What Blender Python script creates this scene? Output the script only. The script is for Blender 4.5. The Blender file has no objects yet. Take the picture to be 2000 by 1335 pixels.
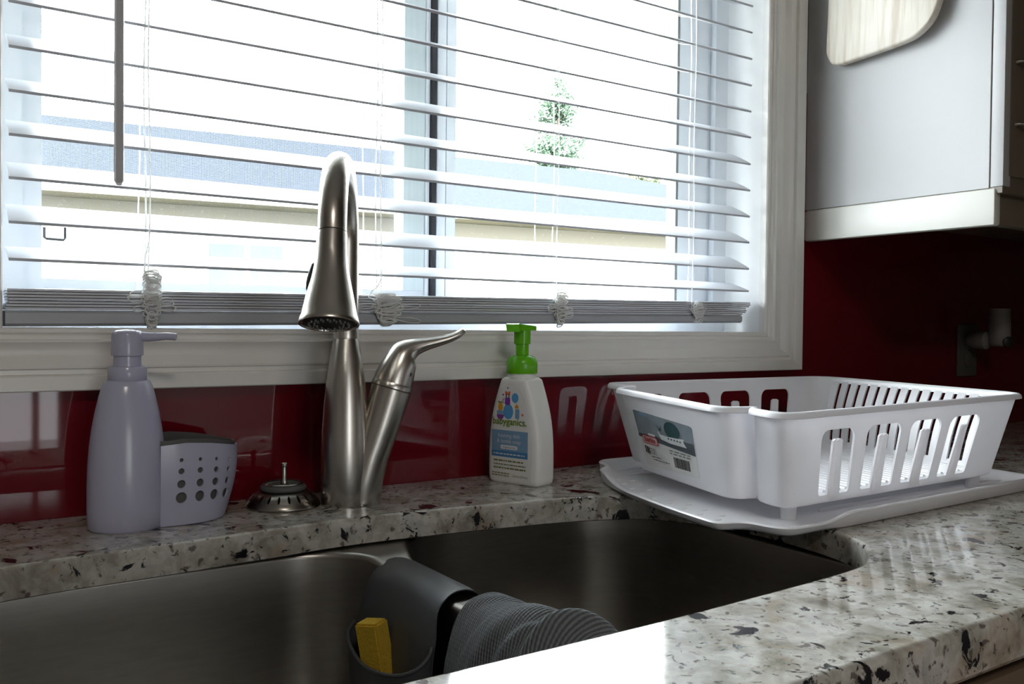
import bpy, bmesh, math, random
from mathutils import Vector, Matrix
from mathutils.geometry import delaunay_2d_cdt
R = math.radians
PI = math.pi
SC = bpy.context.scene
COL = SC.collection

# ---------------------------------------------------------------- camera, sky, lights, exposure
cam_d = bpy.data.cameras.new('camera')
cam = bpy.data.objects.new('camera', cam_d); COL.objects.link(cam)
SC.camera = cam
yaw, pitch, roll, F = R(33.812), R(-1.0754), R(.5919), 1738.35
fw = Vector((math.sin(yaw)*math.cos(pitch), math.cos(yaw)*math.cos(pitch), math.sin(pitch)))
rt = Vector((math.cos(yaw), -math.sin(yaw), 0)); up = rt.cross(fw)
r2 = rt*math.cos(roll)+up*math.sin(roll); u2 = -rt*math.sin(roll)+up*math.cos(roll)
M = Matrix((r2, u2, -fw)).transposed().to_4x4()
M.translation = (0, -1.026, .205)
cam.matrix_world = M
cam_d.sensor_width = 36; cam_d.lens = 36*F/2000
cam_d.clip_start = .02; cam_d.clip_end = 200

SKY = 13.0
world = bpy.data.worlds.new('overcast_sky'); SC.world = world; world.use_nodes = True
wn = world.node_tree.nodes; wl = world.node_tree.links
bg = wn['Background']; bg.inputs[0].default_value = (.93, .967, 1, 1); bg.inputs[1].default_value = SKY

def portal(name, loc, rot, sx, sy):
    l = bpy.data.lights.new(name, 'AREA'); l.shape = 'RECTANGLE'; l.size = sx; l.size_y = sy
    l.cycles.is_portal = True
    o = bpy.data.objects.new(name, l); COL.objects.link(o); o.location = loc; o.rotation_euler = rot
portal('window_portal', (.635, .16, .66), (R(-90), 0, 0), 1.13, .95)
portal('back_window_portal', (.13, -3.93, .1), (R(90), 0, 0), 1.0, 1.35)

lamp = bpy.data.lights.new('added_fill_lamp', 'AREA'); lamp.shape = 'DISK'; lamp.size = .4; lamp.energy = 7; lamp.color = (1, .93, .85)
lo = bpy.data.objects.new('added_fill_lamp', lamp); COL.objects.link(lo); lo.location = (-.25, -2.35, 1.52)  # added lamp, unseen behind the camera, fills the room side

vs = SC.view_settings
SC.display_settings.display_device = 'sRGB'
vs.view_transform = 'Standard'; vs.look = 'None'; vs.gamma = 1; vs.use_curve_mapping = False
vs.exposure = 1.15
SC.cycles.max_bounces = 12; SC.cycles.diffuse_bounces = 6; SC.cycles.glossy_bounces = 5
SC.cycles.transparent_max_bounces = 24; SC.cycles.transmission_bounces = 6
SC.cycles.sample_clamp_indirect = 6
SC.cycles.caustics_reflective = False; SC.cycles.caustics_refractive = False
SC.cycles.use_denoising = True

# ---------------------------------------------------------------- materials
def nt(name):
    m = bpy.data.materials.new(name); m.use_nodes = True
    return m, m.node_tree.nodes, m.node_tree.links, m.node_tree.nodes['Principled BSDF']
def pbr(name, col, rough=.5, metal=0, var=.06, scale=30, bump=0, bscale=None, spec=.5, transl=0, coat=0, stretch=None, aniso=0, sss=0):
    m, n, l, b = nt(name)
    tc = n.new('ShaderNodeTexCoord'); mp = n.new('ShaderNodeMapping')
    l.new(tc.outputs['Object'], mp.inputs[0])
    if stretch: mp.inputs['Scale'].default_value = stretch
    nz = n.new('ShaderNodeTexNoise'); nz.inputs['Scale'].default_value = scale; nz.inputs['Detail'].default_value = 5
    l.new(mp.outputs[0], nz.inputs['Vector'])
    mx = n.new('ShaderNodeMix'); mx.data_type = 'RGBA'
    c = Vector(col)
    mx.inputs[6].default_value = (*(c*(1-var)), 1); mx.inputs[7].default_value = (*[min(1, v) for v in c*(1+var)], 1)
    l.new(nz.outputs['Fac'], mx.inputs[0]); l.new(mx.outputs[2], b.inputs['Base Color'])
    b.inputs['Roughness'].default_value = rough; b.inputs['Metallic'].default_value = metal
    b.inputs['Specular IOR Level'].default_value = spec
    b.inputs['Coat Weight'].default_value = coat; b.inputs['Coat Roughness'].default_value = .06
    b.inputs['Anisotropic'].default_value = aniso
    if sss:
        b.inputs['Subsurface Weight'].default_value = sss; b.inputs['Subsurface Scale'].default_value = .01
        b.inputs['Subsurface Radius'].default_value = (1, 1, 1)
    if bump:
        nb = n.new('ShaderNodeTexNoise'); nb.inputs['Scale'].default_value = bscale or scale*4; nb.inputs['Detail'].default_value = 3
        l.new(mp.outputs[0], nb.inputs['Vector'])
        bp = n.new('ShaderNodeBump'); bp.inputs['Strength'].default_value = bump; bp.inputs['Distance'].default_value = .001
        l.new(nb.outputs['Fac'], bp.inputs['Height']); l.new(bp.outputs[0], b.inputs['Normal'])
    if transl:
        t = n.new('ShaderNodeBsdfTranslucent'); l.new(mx.outputs[2], t.inputs[0])
        ms = n.new('ShaderNodeMixShader'); ms.inputs[0].default_value = transl
        l.new(b.outputs[0], ms.inputs[1]); l.new(t.outputs[0], ms.inputs[2])
        l.new(ms.outputs[0], n['Material Output'].inputs[0])
    return m

def granite():
    m, n, l, b = nt('speckled_granite')
    tc = n.new('ShaderNodeTexCoord')
    def noise(scale, detail=4, dist=0, off=0, rough=.55):
        mp = n.new('ShaderNodeMapping'); mp.inputs['Location'].default_value = (off, off*.7, off*1.3)
        l.new(tc.outputs['Object'], mp.inputs[0])
        z = n.new('ShaderNodeTexNoise'); z.inputs['Scale'].default_value = scale; z.inputs['Detail'].default_value = detail
        z.inputs['Distortion'].default_value = dist; z.inputs['Roughness'].default_value = rough
        l.new(mp.outputs[0], z.inputs['Vector']); return z.outputs['Fac']
    def ramp(inp, stops):
        r = n.new('ShaderNodeValToRGB'); l.new(inp, r.inputs[0])
        e = r.color_ramp.elements
        while len(e) < len(stops): e.new(.5)
        for el, (p, c) in zip(e, stops): el.position = p; el.color = (*c, 1) if len(c) == 3 else c
        return r.outputs[0]
    def mix(f, a, c):
        x = n.new('ShaderNodeMix'); x.data_type = 'RGBA'; l.new(f, x.inputs[0]); l.new(a, x.inputs[6])
        if isinstance(c, tuple): x.inputs[7].default_value = (*c, 1)
        else: l.new(c, x.inputs[7])
        return x.outputs[2]
    base = ramp(noise(26, 6, .6), [(.30, (.22, .20, .165)), (.44, (.37, .355, .31)), (.56, (.51, .495, .455)), (.70, (.38, .38, .36))])
    v = n.new('ShaderNodeTexVoronoi'); v.inputs['Scale'].default_value = 150; l.new(tc.outputs['Object'], v.inputs['Vector'])
    bw = n.new('ShaderNodeRGBToBW'); l.new(v.outputs['Color'], bw.inputs[0])
    cell = ramp(bw.outputs[0], [(.2, (.25, .25, .25)), (.8, (.75, .75, .75))])
    ov = n.new('ShaderNodeMix'); ov.data_type = 'RGBA'; ov.blend_type = 'SOFT_LIGHT'; ov.inputs[0].default_value = .35
    l.new(base, ov.inputs[6]); l.new(cell, ov.inputs[7]); c = ov.outputs[2]
    c = mix(ramp(noise(14, 5, 1.0, 3.1), [(.57, (0, 0, 0)), (.66, (.38, .38, .38))]), c, (.33, .22, .13))
    c = mix(ramp(noise(110, 3, .3, 5.7), [(.60, (0, 0, 0)), (.66, (.85, .85, .85))]), c, (.10, .08, .07))
    c = mix(ramp(noise(58, 5, .8, 9.4, .65), [(.60, (0, 0, 0)), (.64, (1, 1, 1))]), c, (.016, .016, .02))
    c = mix(ramp(noise(22, 6, .5, 12.2), [(.632, (0, 0, 0)), (.652, (1, 1, 1))]), c, (.012, .012, .016))
    l.new(c, b.inputs['Base Color'])
    b.inputs['Roughness'].default_value = .07; b.inputs['Specular IOR Level'].default_value = .6
    return m

def glass_mat(name, tint=(.96, .98, .98), refl=.06):
    m = bpy.data.materials.new(name); m.use_nodes = True; n = m.node_tree.nodes; l = m.node_tree.links
    n.remove(n['Principled BSDF'])
    t = n.new('ShaderNodeBsdfTransparent'); t.inputs[0].default_value = (*tint, 1)
    g = n.new('ShaderNodeBsdfGlossy'); g.inputs['Roughness'].default_value = .02
    f = n.new('ShaderNodeLayerWeight'); f.inputs[0].default_value = .12
    mm = n.new('ShaderNodeMath'); mm.operation = 'MULTIPLY'; mm.inputs[1].default_value = .5
    l.new(f.outputs['Fresnel'], mm.inputs[0])
    nz = n.new('ShaderNodeTexNoise'); nz.inputs['Scale'].default_value = 260; nz.inputs['Detail'].default_value = 2
    rp = n.new('ShaderNodeMapRange'); rp.inputs[1].default_value = .66; rp.inputs[2].default_value = .74; rp.inputs[4].default_value = .25
    tc = n.new('ShaderNodeTexCoord'); l.new(tc.outputs['Object'], nz.inputs['Vector']); l.new(nz.outputs['Fac'], rp.inputs[0])
    d = n.new('ShaderNodeBsdfDiffuse'); d.inputs[0].default_value = (.8, .8, .8, 1)
    x = n.new('ShaderNodeMixShader'); l.new(mm.outputs[0], x.inputs[0]); l.new(t.outputs[0], x.inputs[1]); l.new(g.outputs[0], x.inputs[2])
    y = n.new('ShaderNodeMixShader'); l.new(rp.outputs[0], y.inputs[0]); l.new(x.outputs[0], y.inputs[1]); l.new(d.outputs[0], y.inputs[2])
    l.new(y.outputs[0], n['Material Output'].inputs[0])
    return m

def screen_mat():
    m = bpy.data.materials.new('insect_screen_mesh'); m.use_nodes = True; n = m.node_tree.nodes; l = m.node_tree.links
    b = n['Principled BSDF']; b.inputs['Base Color'].default_value = (.10, .11, .13, 1); b.inputs['Roughness'].default_value = .6
    tc = n.new('ShaderNodeTexCoord'); sp = n.new('ShaderNodeSeparateXYZ'); l.new(tc.outputs['Object'], sp.inputs[0])
    outs = []
    for ax in (0, 2):
        a = n.new('ShaderNodeMath'); a.operation = 'MULTIPLY'; a.inputs[1].default_value = 1/.0016; l.new(sp.outputs[ax], a.inputs[0])
        f = n.new('ShaderNodeMath'); f.operation = 'FRACT'; l.new(a.outputs[0], f.inputs[0])
        g = n.new('ShaderNodeMath'); g.operation = 'LESS_THAN'; g.inputs[1].default_value = .085; l.new(f.outputs[0], g.inputs[0]); outs.append(g)
    mx = n.new('ShaderNodeMath'); mx.operation = 'MAXIMUM'; l.new(outs[0].outputs[0], mx.inputs[0]); l.new(outs[1].outputs[0], mx.inputs[1])
    t = n.new('ShaderNodeBsdfTransparent'); x = n.new('ShaderNodeMixShader')
    l.new(mx.outputs[0], x.inputs[0]); l.new(t.outputs[0], x.inputs[1]); l.new(b.outputs[0], x.inputs[2]); l.new(x.outputs[0], n['Material Output'].inputs[0])
    return m

def knit_mat():
    m, n, l, b = nt('grey_ribbed_knit')
    uv = n.new('ShaderNodeUVMap')
    w = n.new('ShaderNodeTexWave'); w.inputs['Scale'].default_value = 11; w.bands_direction = 'Y'; w.inputs['Distortion'].default_value = .6
    w.inputs['Detail'].default_value = 1; w.inputs['Detail Scale'].default_value = 6
    l.new(uv.outputs[0], w.inputs['Vector'])
    w2 = n.new('ShaderNodeTexWave'); w2.inputs['Scale'].default_value = 16; w2.bands_direction = 'X'; l.new(uv.outputs[0], w2.inputs['Vector'])
    a = n.new('ShaderNodeMath'); a.operation = 'MULTIPLY_ADD'; a.inputs[1].default_value = .35
    l.new(w2.outputs['Fac'], a.inputs[0]); l.new(w.outputs['Fac'], a.inputs[2])
    r = n.new('ShaderNodeMix'); r.data_type = 'RGBA'; r.inputs[6].default_value = (.085, .095, .10, 1); r.inputs[7].default_value = (.20, .215, .225, 1)
    l.new(w.outputs['Fac'], r.inputs[0]); l.new(r.outputs[2], b.inputs['Base Color'])
    bp = n.new('ShaderNodeBump'); bp.inputs['Strength'].default_value = .6; bp.inputs['Distance'].default_value = .0015
    l.new(a.outputs[0], bp.inputs['Height']); l.new(bp.outputs[0], b.inputs['Normal'])
    b.inputs['Roughness'].default_value = .95; b.inputs['Specular IOR Level'].default_value = .1
    return m

def wood_mat():
    m, n, l, b = nt('pale_board_wood')
    tc = n.new('ShaderNodeTexCoord'); mp = n.new('ShaderNodeMapping'); mp.inputs['Scale'].default_value = (1, 22, 1.4)
    l.new(tc.outputs['Object'], mp.inputs[0])
    z = n.new('ShaderNodeTexNoise'); z.inputs['Scale'].default_value = 4; z.inputs['Detail'].default_value = 8; z.inputs['Distortion'].default_value = .4
    l.new(mp.outputs[0], z.inputs['Vector'])
    r = n.new('ShaderNodeValToRGB'); l.new(z.outputs['Fac'], r.inputs[0])
    e = r.color_ramp.elements; e[0].position = .28; e[0].color = (.58, .49, .38, 1); e[1].position = .55; e[1].color = (.78, .73, .64, 1)
    l.new(r.outputs[0], b.inputs['Base Color']); b.inputs['Roughness'].default_value = .55
    return m

MT = dict(
    wall=pbr('painted_wall', (.50, .49, .46), .8, bump=.1, bscale=400),
    ceiling=pbr('ceiling_paint', (.75, .75, .73), .9),
    floor=pbr('floor_laminate', (.22, .15, .10), .4, var=.3, scale=8, stretch=(1, 8, 1)),
    trim=pbr('white_trim_paint', (.74, .725, .69), .32, var=.03, bump=.12, bscale=90),
    reveal=pbr('white_reveal_paint', (.82, .83, .83), .45, var=.02),
    vinyl=pbr('white_window_vinyl', (.82, .85, .89), .35, var=.03),
    vinyl_g=pbr('pale_green_vinyl', (.72, .80, .81), .3, var=.08, scale=8, stretch=(30, 30, 1)),
    gasket=pbr('black_rubber_gasket', (.018, .02, .025), .6),
    glass=glass_mat('window_glass'), sheer=glass_mat('sheer_curtained_glass', (.40, .40, .40)), screen=screen_mat(),
    slat=pbr('white_vinyl_slat', (.58, .60, .64), .38, var=.02, transl=.05),
    rail=pbr('white_rail_vinyl', (.38, .395, .42), .4, var=.02),
    cord=pbr('white_cord', (.93, .93, .92), .8, transl=.45),
    wand=pbr('grey_plastic_wand', (.52, .52, .54), .3),
    redglass=pbr('red_back_painted_glass', (.135, .004, .010), .03, var=.04, spec=.5, scale=5),
    granite=granite(),
    steel=pbr('brushed_sink_steel', (.33, .31, .285), .33, metal=1, var=.12, scale=30, bump=.05, bscale=120, stretch=(1, 1, 8)),
    nickel=pbr('brushed_nickel', (.50, .47, .43), .27, metal=1, var=.05, scale=60, stretch=(1, 1, .2), aniso=.3),
    darksteel=pbr('tarnished_steel', (.33, .31, .28), .28, metal=1, var=.15, scale=90),
    black=pbr('black_plastic', (.015, .015, .016), .45),
    lilac=pbr('lilac_glossy_plastic', (.44, .44, .565), .20, var=.02, spec=.5),
    liner=pbr('grey_rubber_liner', (.085, .085, .08), .6),
    soapwhite=pbr('white_bottle_plastic', (.84, .84, .815), .38, var=.02, sss=.1),
    green=pbr('green_pump_plastic', (.13, .50, .008), .25, var=.03, transl=.12),
    rack=pbr('white_rack_plastic', (.86, .855, .875), .30, var=.02, transl=.30),
    tray=pbr('white_tray_plastic', (.86, .86, .885), .30, var=.02, transl=.06),
    silicone=pbr('dark_grey_silicone', (.075, .082, .088), .42, var=.05),
    sponge=pbr('yellow_sponge', (.62, .40, .03), .95, var=.18, scale=200, bump=1, bscale=450),
    knit=knit_mat(), wood=wood_mat(),
    cabwhite=pbr('cabinet_side_laminate', (.46, .46, .46), .5, var=.03, scale=4),
    valance=pbr('cream_valance_paint', (.74, .73, .68), .4, var=.02),
    cabdoor=pbr('taupe_cabinet_paint', (.15, .125, .095), .4, var=.05, scale=10),
    cabbrown=pbr('brown_base_cabinet', (.13, .09, .06), .45, var=.15, scale=10, stretch=(1, 1, .2)),
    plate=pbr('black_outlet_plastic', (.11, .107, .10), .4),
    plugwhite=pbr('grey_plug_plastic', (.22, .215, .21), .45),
    bronze=pbr('dark_metal_pull', (.40, .37, .33), .3, metal=1),
    siding=pbr('cream_siding', (.60, .56, .48), .8, var=.04, scale=3, spec=0),
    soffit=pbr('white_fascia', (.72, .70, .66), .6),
    eave_shade=pbr('tan_eave_shade', (.115, .105, .086), .8, spec=0),  # eave shade put into the colour, for the strip and the soffit
    shingle=pbr('grey_roof_shingle', (.032, .036, .043), .9, var=.3, spec=0, scale=14, stretch=(1, 4, 4)),
    farglass=pbr('far_window_glass', (.05, .065, .075), .15, spec=.3),
    blind_tan=pbr('tan_curtain', (.17, .145, .12), .8),
    lawn=pbr('lawn_grass', (.09, .10, .06), .95, var=.4, scale=3),
    bark=pbr('tree_bark', (.10, .075, .05), .9),
    leaf=pbr('pale_green_foliage', (.095, .15, .095), .7, var=.4, scale=2, transl=.2),
    leaf2=pbr('yellow_green_foliage', (.15, .18, .09), .7, var=.4, scale=2, transl=.2),
    labelwhite=pbr('label_paper', (.78, .78, .76), .35, var=.02),
    l_pic=pbr('print_blue_grey', (.24, .29, .33), .4, var=.25, scale=70),
    l_dark=pbr('print_dark_slate', (.075, .10, .12), .4, var=.3, scale=60),
    l_teal=pbr('print_dark_teal', (.03, .085, .095), .4, var=.25, scale=120),
    l_black=pbr('print_black', (.012, .012, .014), .4),
    l_grey=pbr('print_grey', (.20, .21, .20), .4),
    l_red=pbr('print_red', (.50, .02, .03), .35),
    l_pink=pbr('print_pale_pink', (.62, .42, .42), .4),
    b_green=pbr('print_leaf_green', (.14, .26, .01), .4),
    b_blue=pbr('print_mid_blue', (.20, .36, .54), .4, var=.04),
    b_blue2=pbr('print_strong_blue', (.07, .24, .50), .4, var=.05),
    b_sky=pbr('print_bright_blue', (.10, .33, .60), .4, var=.05),
    b_purple=pbr('print_purple', (.22, .05, .33), .4),
    b_orange=pbr('print_orange', (.68, .33, .02), .4),
    b_coral=pbr('print_coral', (.66, .16, .08), .4),
    b_white=pbr('print_white', (.72, .74, .75), .4),
    b_olive=pbr('print_olive', (.16, .18, .05), .4),
)

# ---------------------------------------------------------------- helpers
def root_of(o):
    while o.parent: o = o.parent
    return o
def thing(name, label, cat, loc, group=None):
    o = bpy.data.objects.new(name, None); COL.objects.link(o); o.location = loc; o.empty_display_size = .02
    o['label'] = label; o['category'] = cat
    if group: o['group'] = group
    return o
def tag(o, label=None, cat=None, group=None, kind=None):
    for k, v in (('label', label), ('category', cat), ('group', group), ('kind', kind)):
        if v: o[k] = v
    return o
class MB:
    def __init__(s): s.v = []; s.f = []
    def add(s, vs, fs):
        b = len(s.v); s.v += [Vector(v) for v in vs]; s.f += [tuple(b+i for i in f) for f in fs]; return s
    def box(s, a, b, bev=0, seg=2):
        bm = bmesh.new(); bmesh.ops.create_cube(bm, size=1)
        for v in bm.verts:
            v.co = Vector(((a[0]+b[0])/2+v.co.x*(b[0]-a[0]), (a[1]+b[1])/2+v.co.y*(b[1]-a[1]), (a[2]+b[2])/2+v.co.z*(b[2]-a[2])))
        if bev: bmesh.ops.bevel(bm, geom=bm.edges[:], offset=bev, segments=seg, affect='EDGES', profile=.5)
        return s.bm(bm)
    def bm(s, bm, mat=None):
        bm.verts.index_update()
        vs = [(mat @ v.co) if mat else v.co.copy() for v in bm.verts]; fs = [[v.index for v in f.verts] for f in bm.faces]
        bm.free(); return s.add(vs, fs)
    def rings(s, rings, closed=True, cap0=True, cap1=True, loop=False):
        n = len(rings[0]); vs = [p for r in rings for p in r]; fs = []
        m = len(rings)
        for i in range(m if loop else m-1):
            i2 = (i+1) % m
            for j in range(n if closed else n-1):
                j2 = (j+1) % n
                fs.append((i*n+j, i*n+j2, i2*n+j2, i2*n+j))
        if not loop:
            if cap0: fs.append(tuple(range(n))[::-1])
            if cap1: fs.append(tuple((m-1)*n+j for j in range(n)))
        return s.add(vs, fs)
    def lathe(s, prof, c=(0, 0, 0), axis=(0, 0, 1), n=32, sx=1, sy=1, ref=None, cap0=True, cap1=True):
        ax = Vector(axis).normalized()
        a = Vector(ref) if ref else (Vector((1, 0, 0)) if abs(ax.x) < .9 else Vector((0, 1, 0)))
        a = (a-ax*a.dot(ax)).normalized(); b = ax.cross(a); c = Vector(c)
        rs = [[c+ax*z+a*(r*sx*math.cos(2*PI*j/n))+b*(r*sy*math.sin(2*PI*j/n)) for j in range(n)] for r, z in prof]
        return s.rings(rs, cap0=cap0, cap1=cap1)
    def tube(s, pts, rad, n=12, loop=False, side=None, cap=True):
        pts = [Vector(p) for p in pts]; m = len(pts)
        if not isinstance(rad, (list, tuple)): rad = [rad]*m
        rs = []; prev = Vector(side) if side else None
        for i, p in enumerate(pts):
            a = pts[(i-1) % m] if (loop or i > 0) else p; b = pts[(i+1) % m] if (loop or i < m-1) else p
            t = (b-a).normalized()
            if prev is None:
                prev = Vector((0, 0, 1)) if abs(t.z) < .9 else Vector((1, 0, 0))
            u = (prev-t*prev.dot(t))
            u = u.normalized() if u.length > 1e-6 else t.orthogonal().normalized()
            w = t.cross(u); prev = u
            rr = rad[i]; ra, rb = rr if isinstance(rr, (list, tuple)) else (rr, rr)
            rs.append([p+u*(ra*math.cos(2*PI*j/n))+w*(rb*math.sin(2*PI*j/n)) for j in range(n)])
        return s.rings(rs, loop=loop, cap0=cap, cap1=cap)
    def prism(s, poly, mapf, h0, h1):
        n = len(poly)
        return s.rings([[mapf(x, y, h0) for x, y in poly], [mapf(x, y, h1) for x, y in poly]])
    def sheet(s, outline, holes, mapf, t, h, wrap=None):
        pts = []; edges = []
        hx, hy = h if isinstance(h, tuple) else (h, h)
        def dense(lp):
            o_ = []
            for i in range(len(lp)):
                a, b = lp[i], lp[(i+1) % len(lp)]
                n = max(1, math.ceil(max(abs(b[0]-a[0])/hx, abs(b[1]-a[1])/hy)-1e-6))
                o_ += [(a[0]+(b[0]-a[0])*k/n, a[1]+(b[1]-a[1])*k/n) for k in range(n)]
            return o_
        outline = dense(outline); holes = [dense(q) for q in holes]
        def addloop(lp):
            b = len(pts); pts.extend([Vector((p[0], p[1])) for p in lp]); m = len(lp)
            edges.extend([(b+i, b+(i+1) % m) for i in range(m)])
        addloop(outline)
        for hl in holes: addloop(hl)
        xs = [p[0] for p in outline]; ys = [p[1] for p in outline]
        nx = max(1, int((max(xs)-min(xs))/hx)); ny = max(1, int((max(ys)-min(ys))/hy))
        lps = [outline]+list(holes)
        def near(x, y):
            for lp in lps:
                for i in range(len(lp)):
                    a = lp[i]; b = lp[(i+1) % len(lp)]
                    dx, dy = b[0]-a[0], b[1]-a[1]; L = dx*dx+dy*dy or 1e-12
                    k = max(0, min(1, ((x-a[0])*dx+(y-a[1])*dy)/L))
                    if (a[0]+k*dx-x)**2+(a[1]+k*dy-y)**2 < (.3*min(hx, hy))**2: return True
            return False
        for i in range(1, nx):
            for j in range(1, ny):
                x = min(xs)+(max(xs)-min(xs))*i/nx; y = min(ys)+(max(ys)-min(ys))*j/ny
                if inpoly(x, y, outline) and not any(inpoly(x, y, q) for q in holes) and not near(x, y): pts.append(Vector((x, y)))
        vo, eo, fo, *_ = delaunay_2d_cdt(pts, edges, [], 1, 1e-7)
        tris = []
        for f in fo:
            cx = sum(vo[i].x for i in f)/len(f); cy = sum(vo[i].y for i in f)/len(f)
            if inpoly(cx, cy, outline) and not any(inpoly(cx, cy, q) for q in holes): tris.append(tuple(f))
        N = len(vo)
        vs = [mapf(p.x, p.y, t/2) for p in vo]+[mapf(p.x, p.y, -t/2) for p in vo]
        fs = list(tris)+[tuple(N+i for i in f[::-1]) for f in tris]
        cnt = {}
        for f in tris:
            for i in range(len(f)):
                e = (f[i], f[(i+1) % len(f)]); cnt[e] = 1
        for (a, b) in list(cnt):
            if (b, a) not in cnt: fs.append((b, a, N+a, N+b))
        return s.add(vs, fs)
    def cap(s, ring):
        vo, eo, fo, *_ = delaunay_2d_cdt([Vector((p.x, p.y)) for p in ring], [(i, (i+1) % len(ring)) for i in range(len(ring))], [], 1, 1e-7)
        z = sum(p.z for p in ring)/len(ring); P = [(p.x, p.y) for p in ring]
        zz = lambda v: min(ring, key=lambda p: (p.x-v.x)**2+(p.y-v.y)**2).z
        return s.add([(v.x, v.y, zz(v)) for v in vo], [tuple(f) for f in fo if inpoly(sum(vo[i].x for i in f)/3, sum(vo[i].y for i in f)/3, P)])
    def build(s, name, mat, parent=None, smooth=40, wn=True):
        off = root_of(parent).location if parent else Vector((0, 0, 0))
        me = bpy.data.meshes.new(name)
        me.from_pydata([v-off for v in s.v], [], s.f); me.validate()
        bm = bmesh.new(); bm.from_mesh(me); bmesh.ops.recalc_face_normals(bm, faces=bm.faces[:]); bm.to_mesh(me); bm.free()
        me.materials.append(MT[mat] if isinstance(mat, str) else mat)
        if smooth:
            me.polygons.foreach_set('use_smooth', [True]*len(me.polygons)); me.set_sharp_from_angle(angle=R(smooth))
        o = bpy.data.objects.new(name, me); COL.objects.link(o)
        if parent: o.parent = parent
        return o
def inpoly(x, y, P):
    c = False; n = len(P); j = n-1
    for i in range(n):
        xi, yi = P[i][0], P[i][1]; xj, yj = P[j][0], P[j][1]
        if (yi > y) != (yj > y) and x < (xj-xi)*(y-yi)/(yj-yi)+xi: c = not c
        j = i
    return c
def rrect(x0, y0, x1, y1, r, n=5):
    if not isinstance(r, (list, tuple)): r = [r]*4
    out = []
    for (cx, cy, a, rr) in ((x1-r[0], y0+r[0], -90, r[0]), (x1-r[1], y1-r[1], 0, r[1]), (x0+r[2], y1-r[2], 90, r[2]), (x0+r[3], y0+r[3], 180, r[3])):
        if rr <= 1e-6: out.append((cx, cy)); continue
        for i in range(n+1):
            t = R(a+90*i/n); out.append((cx+rr*math.cos(t), cy+rr*math.sin(t)))
    return out
def circ(cx, cy, r, n=20, ry=None): return [(cx+r*math.cos(2*PI*i/n), cy+(ry or r)*math.sin(2*PI*i/n)) for i in range(n)]
def fillet(P, rad, n=6):
    out = []; m = len(P)
    for i in range(m):
        p = Vector(P[i]); a = Vector(P[i-1]); b = Vector(P[(i+1) % m])
        r = rad[i] if isinstance(rad, (list, tuple)) else rad
        u = (a-p); w = (b-p)
        d = min(r, u.length*.49, w.length*.49)
        p0 = p+u.normalized()*d; p1 = p+w.normalized()*d
        for k in range(n+1):
            t = k/n; q = p0*(1-t)**2+p*2*t*(1-t)+p1*t*t; out.append((q.x, q.y))
    return out
def resample(P, step, closed=True):
    P = [Vector(p) for p in P]
    if closed: P = P+[P[0]]
    d = [0]
    for a, b in zip(P, P[1:]): d.append(d[-1]+(b-a).length)
    n = max(3, round(d[-1]/step)); out = []; k = 0
    for i in range(n if closed else n+1):
        s = d[-1]*i/n
        while k < len(d)-2 and d[k+1] < s: k += 1
        t = (s-d[k])/max(1e-9, d[k+1]-d[k]); out.append(P[k].lerp(P[k+1], min(1, t)))
    return out
def cr(P, n=8, closed=False):
    P = [Vector(p) for p in P]; m = len(P); out = []
    rng = range(m if closed else m-1)
    for i in rng:
        p0 = P[(i-1) % m] if closed or i > 0 else P[i]*2-P[i+1]; p1 = P[i]; p2 = P[(i+1) % m]
        p3 = P[(i+2) % m] if closed or i+2 < m else p2*2-p1
        for k in range(n):
            t = k/n
            out.append(.5*((2*p1)+(p2-p0)*t+(2*p0-5*p1+4*p2-p3)*t*t+(3*p1-p0-3*p2+p3)*t**3))
    if not closed: out.append(P[-1])
    return out
def lerp(a, b, t): return a+(b-a)*t
def pw(x, T):
    if x <= T[0][0]: return T[0][1]
    for (a, b), (c, d) in zip(T, T[1:]):
        if x <= c: return b+(d-b)*(x-a)/(c-a)
    return T[-1][1]
def sm(x, T):
    if x <= T[0][0]: return T[0][1]
    for i in range(len(T)-1):
        a, b = T[i]; c, d = T[i+1]
        if x <= c:
            t = (x-a)/(c-a)
            m0 = (d-T[i-1][1])/(c-T[i-1][0]) if i > 0 else (d-b)/(c-a)
            m1 = (T[i+2][1]-b)/(T[i+2][0]-a) if i+2 < len(T) else (d-b)/(c-a)
            h = c-a
            return (2*t**3-3*t*t+1)*b+(t**3-2*t*t+t)*h*m0+(-2*t**3+3*t*t)*d+(t**3-t*t)*h*m1
    return T[-1][1]
def text_mesh(txt, size, align='CENTER', bold=0):
    cu = bpy.data.curves.new('print', 'FONT'); cu.body = txt; cu.size = size; cu.align_x = align; cu.resolution_u = 3; cu.offset = bold
    o = bpy.data.objects.new('print', cu); COL.objects.link(o)
    dg = bpy.context.evaluated_depsgraph_get(); dg.update()
    e = o.evaluated_get(dg); me = e.to_mesh()
    vs = [(v.co.x, v.co.y) for v in me.vertices]; fs = [tuple(p.vertices) for p in me.polygons]
    e.to_mesh_clear(); bpy.data.objects.remove(o); bpy.data.curves.remove(cu)
    return vs, fs

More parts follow.
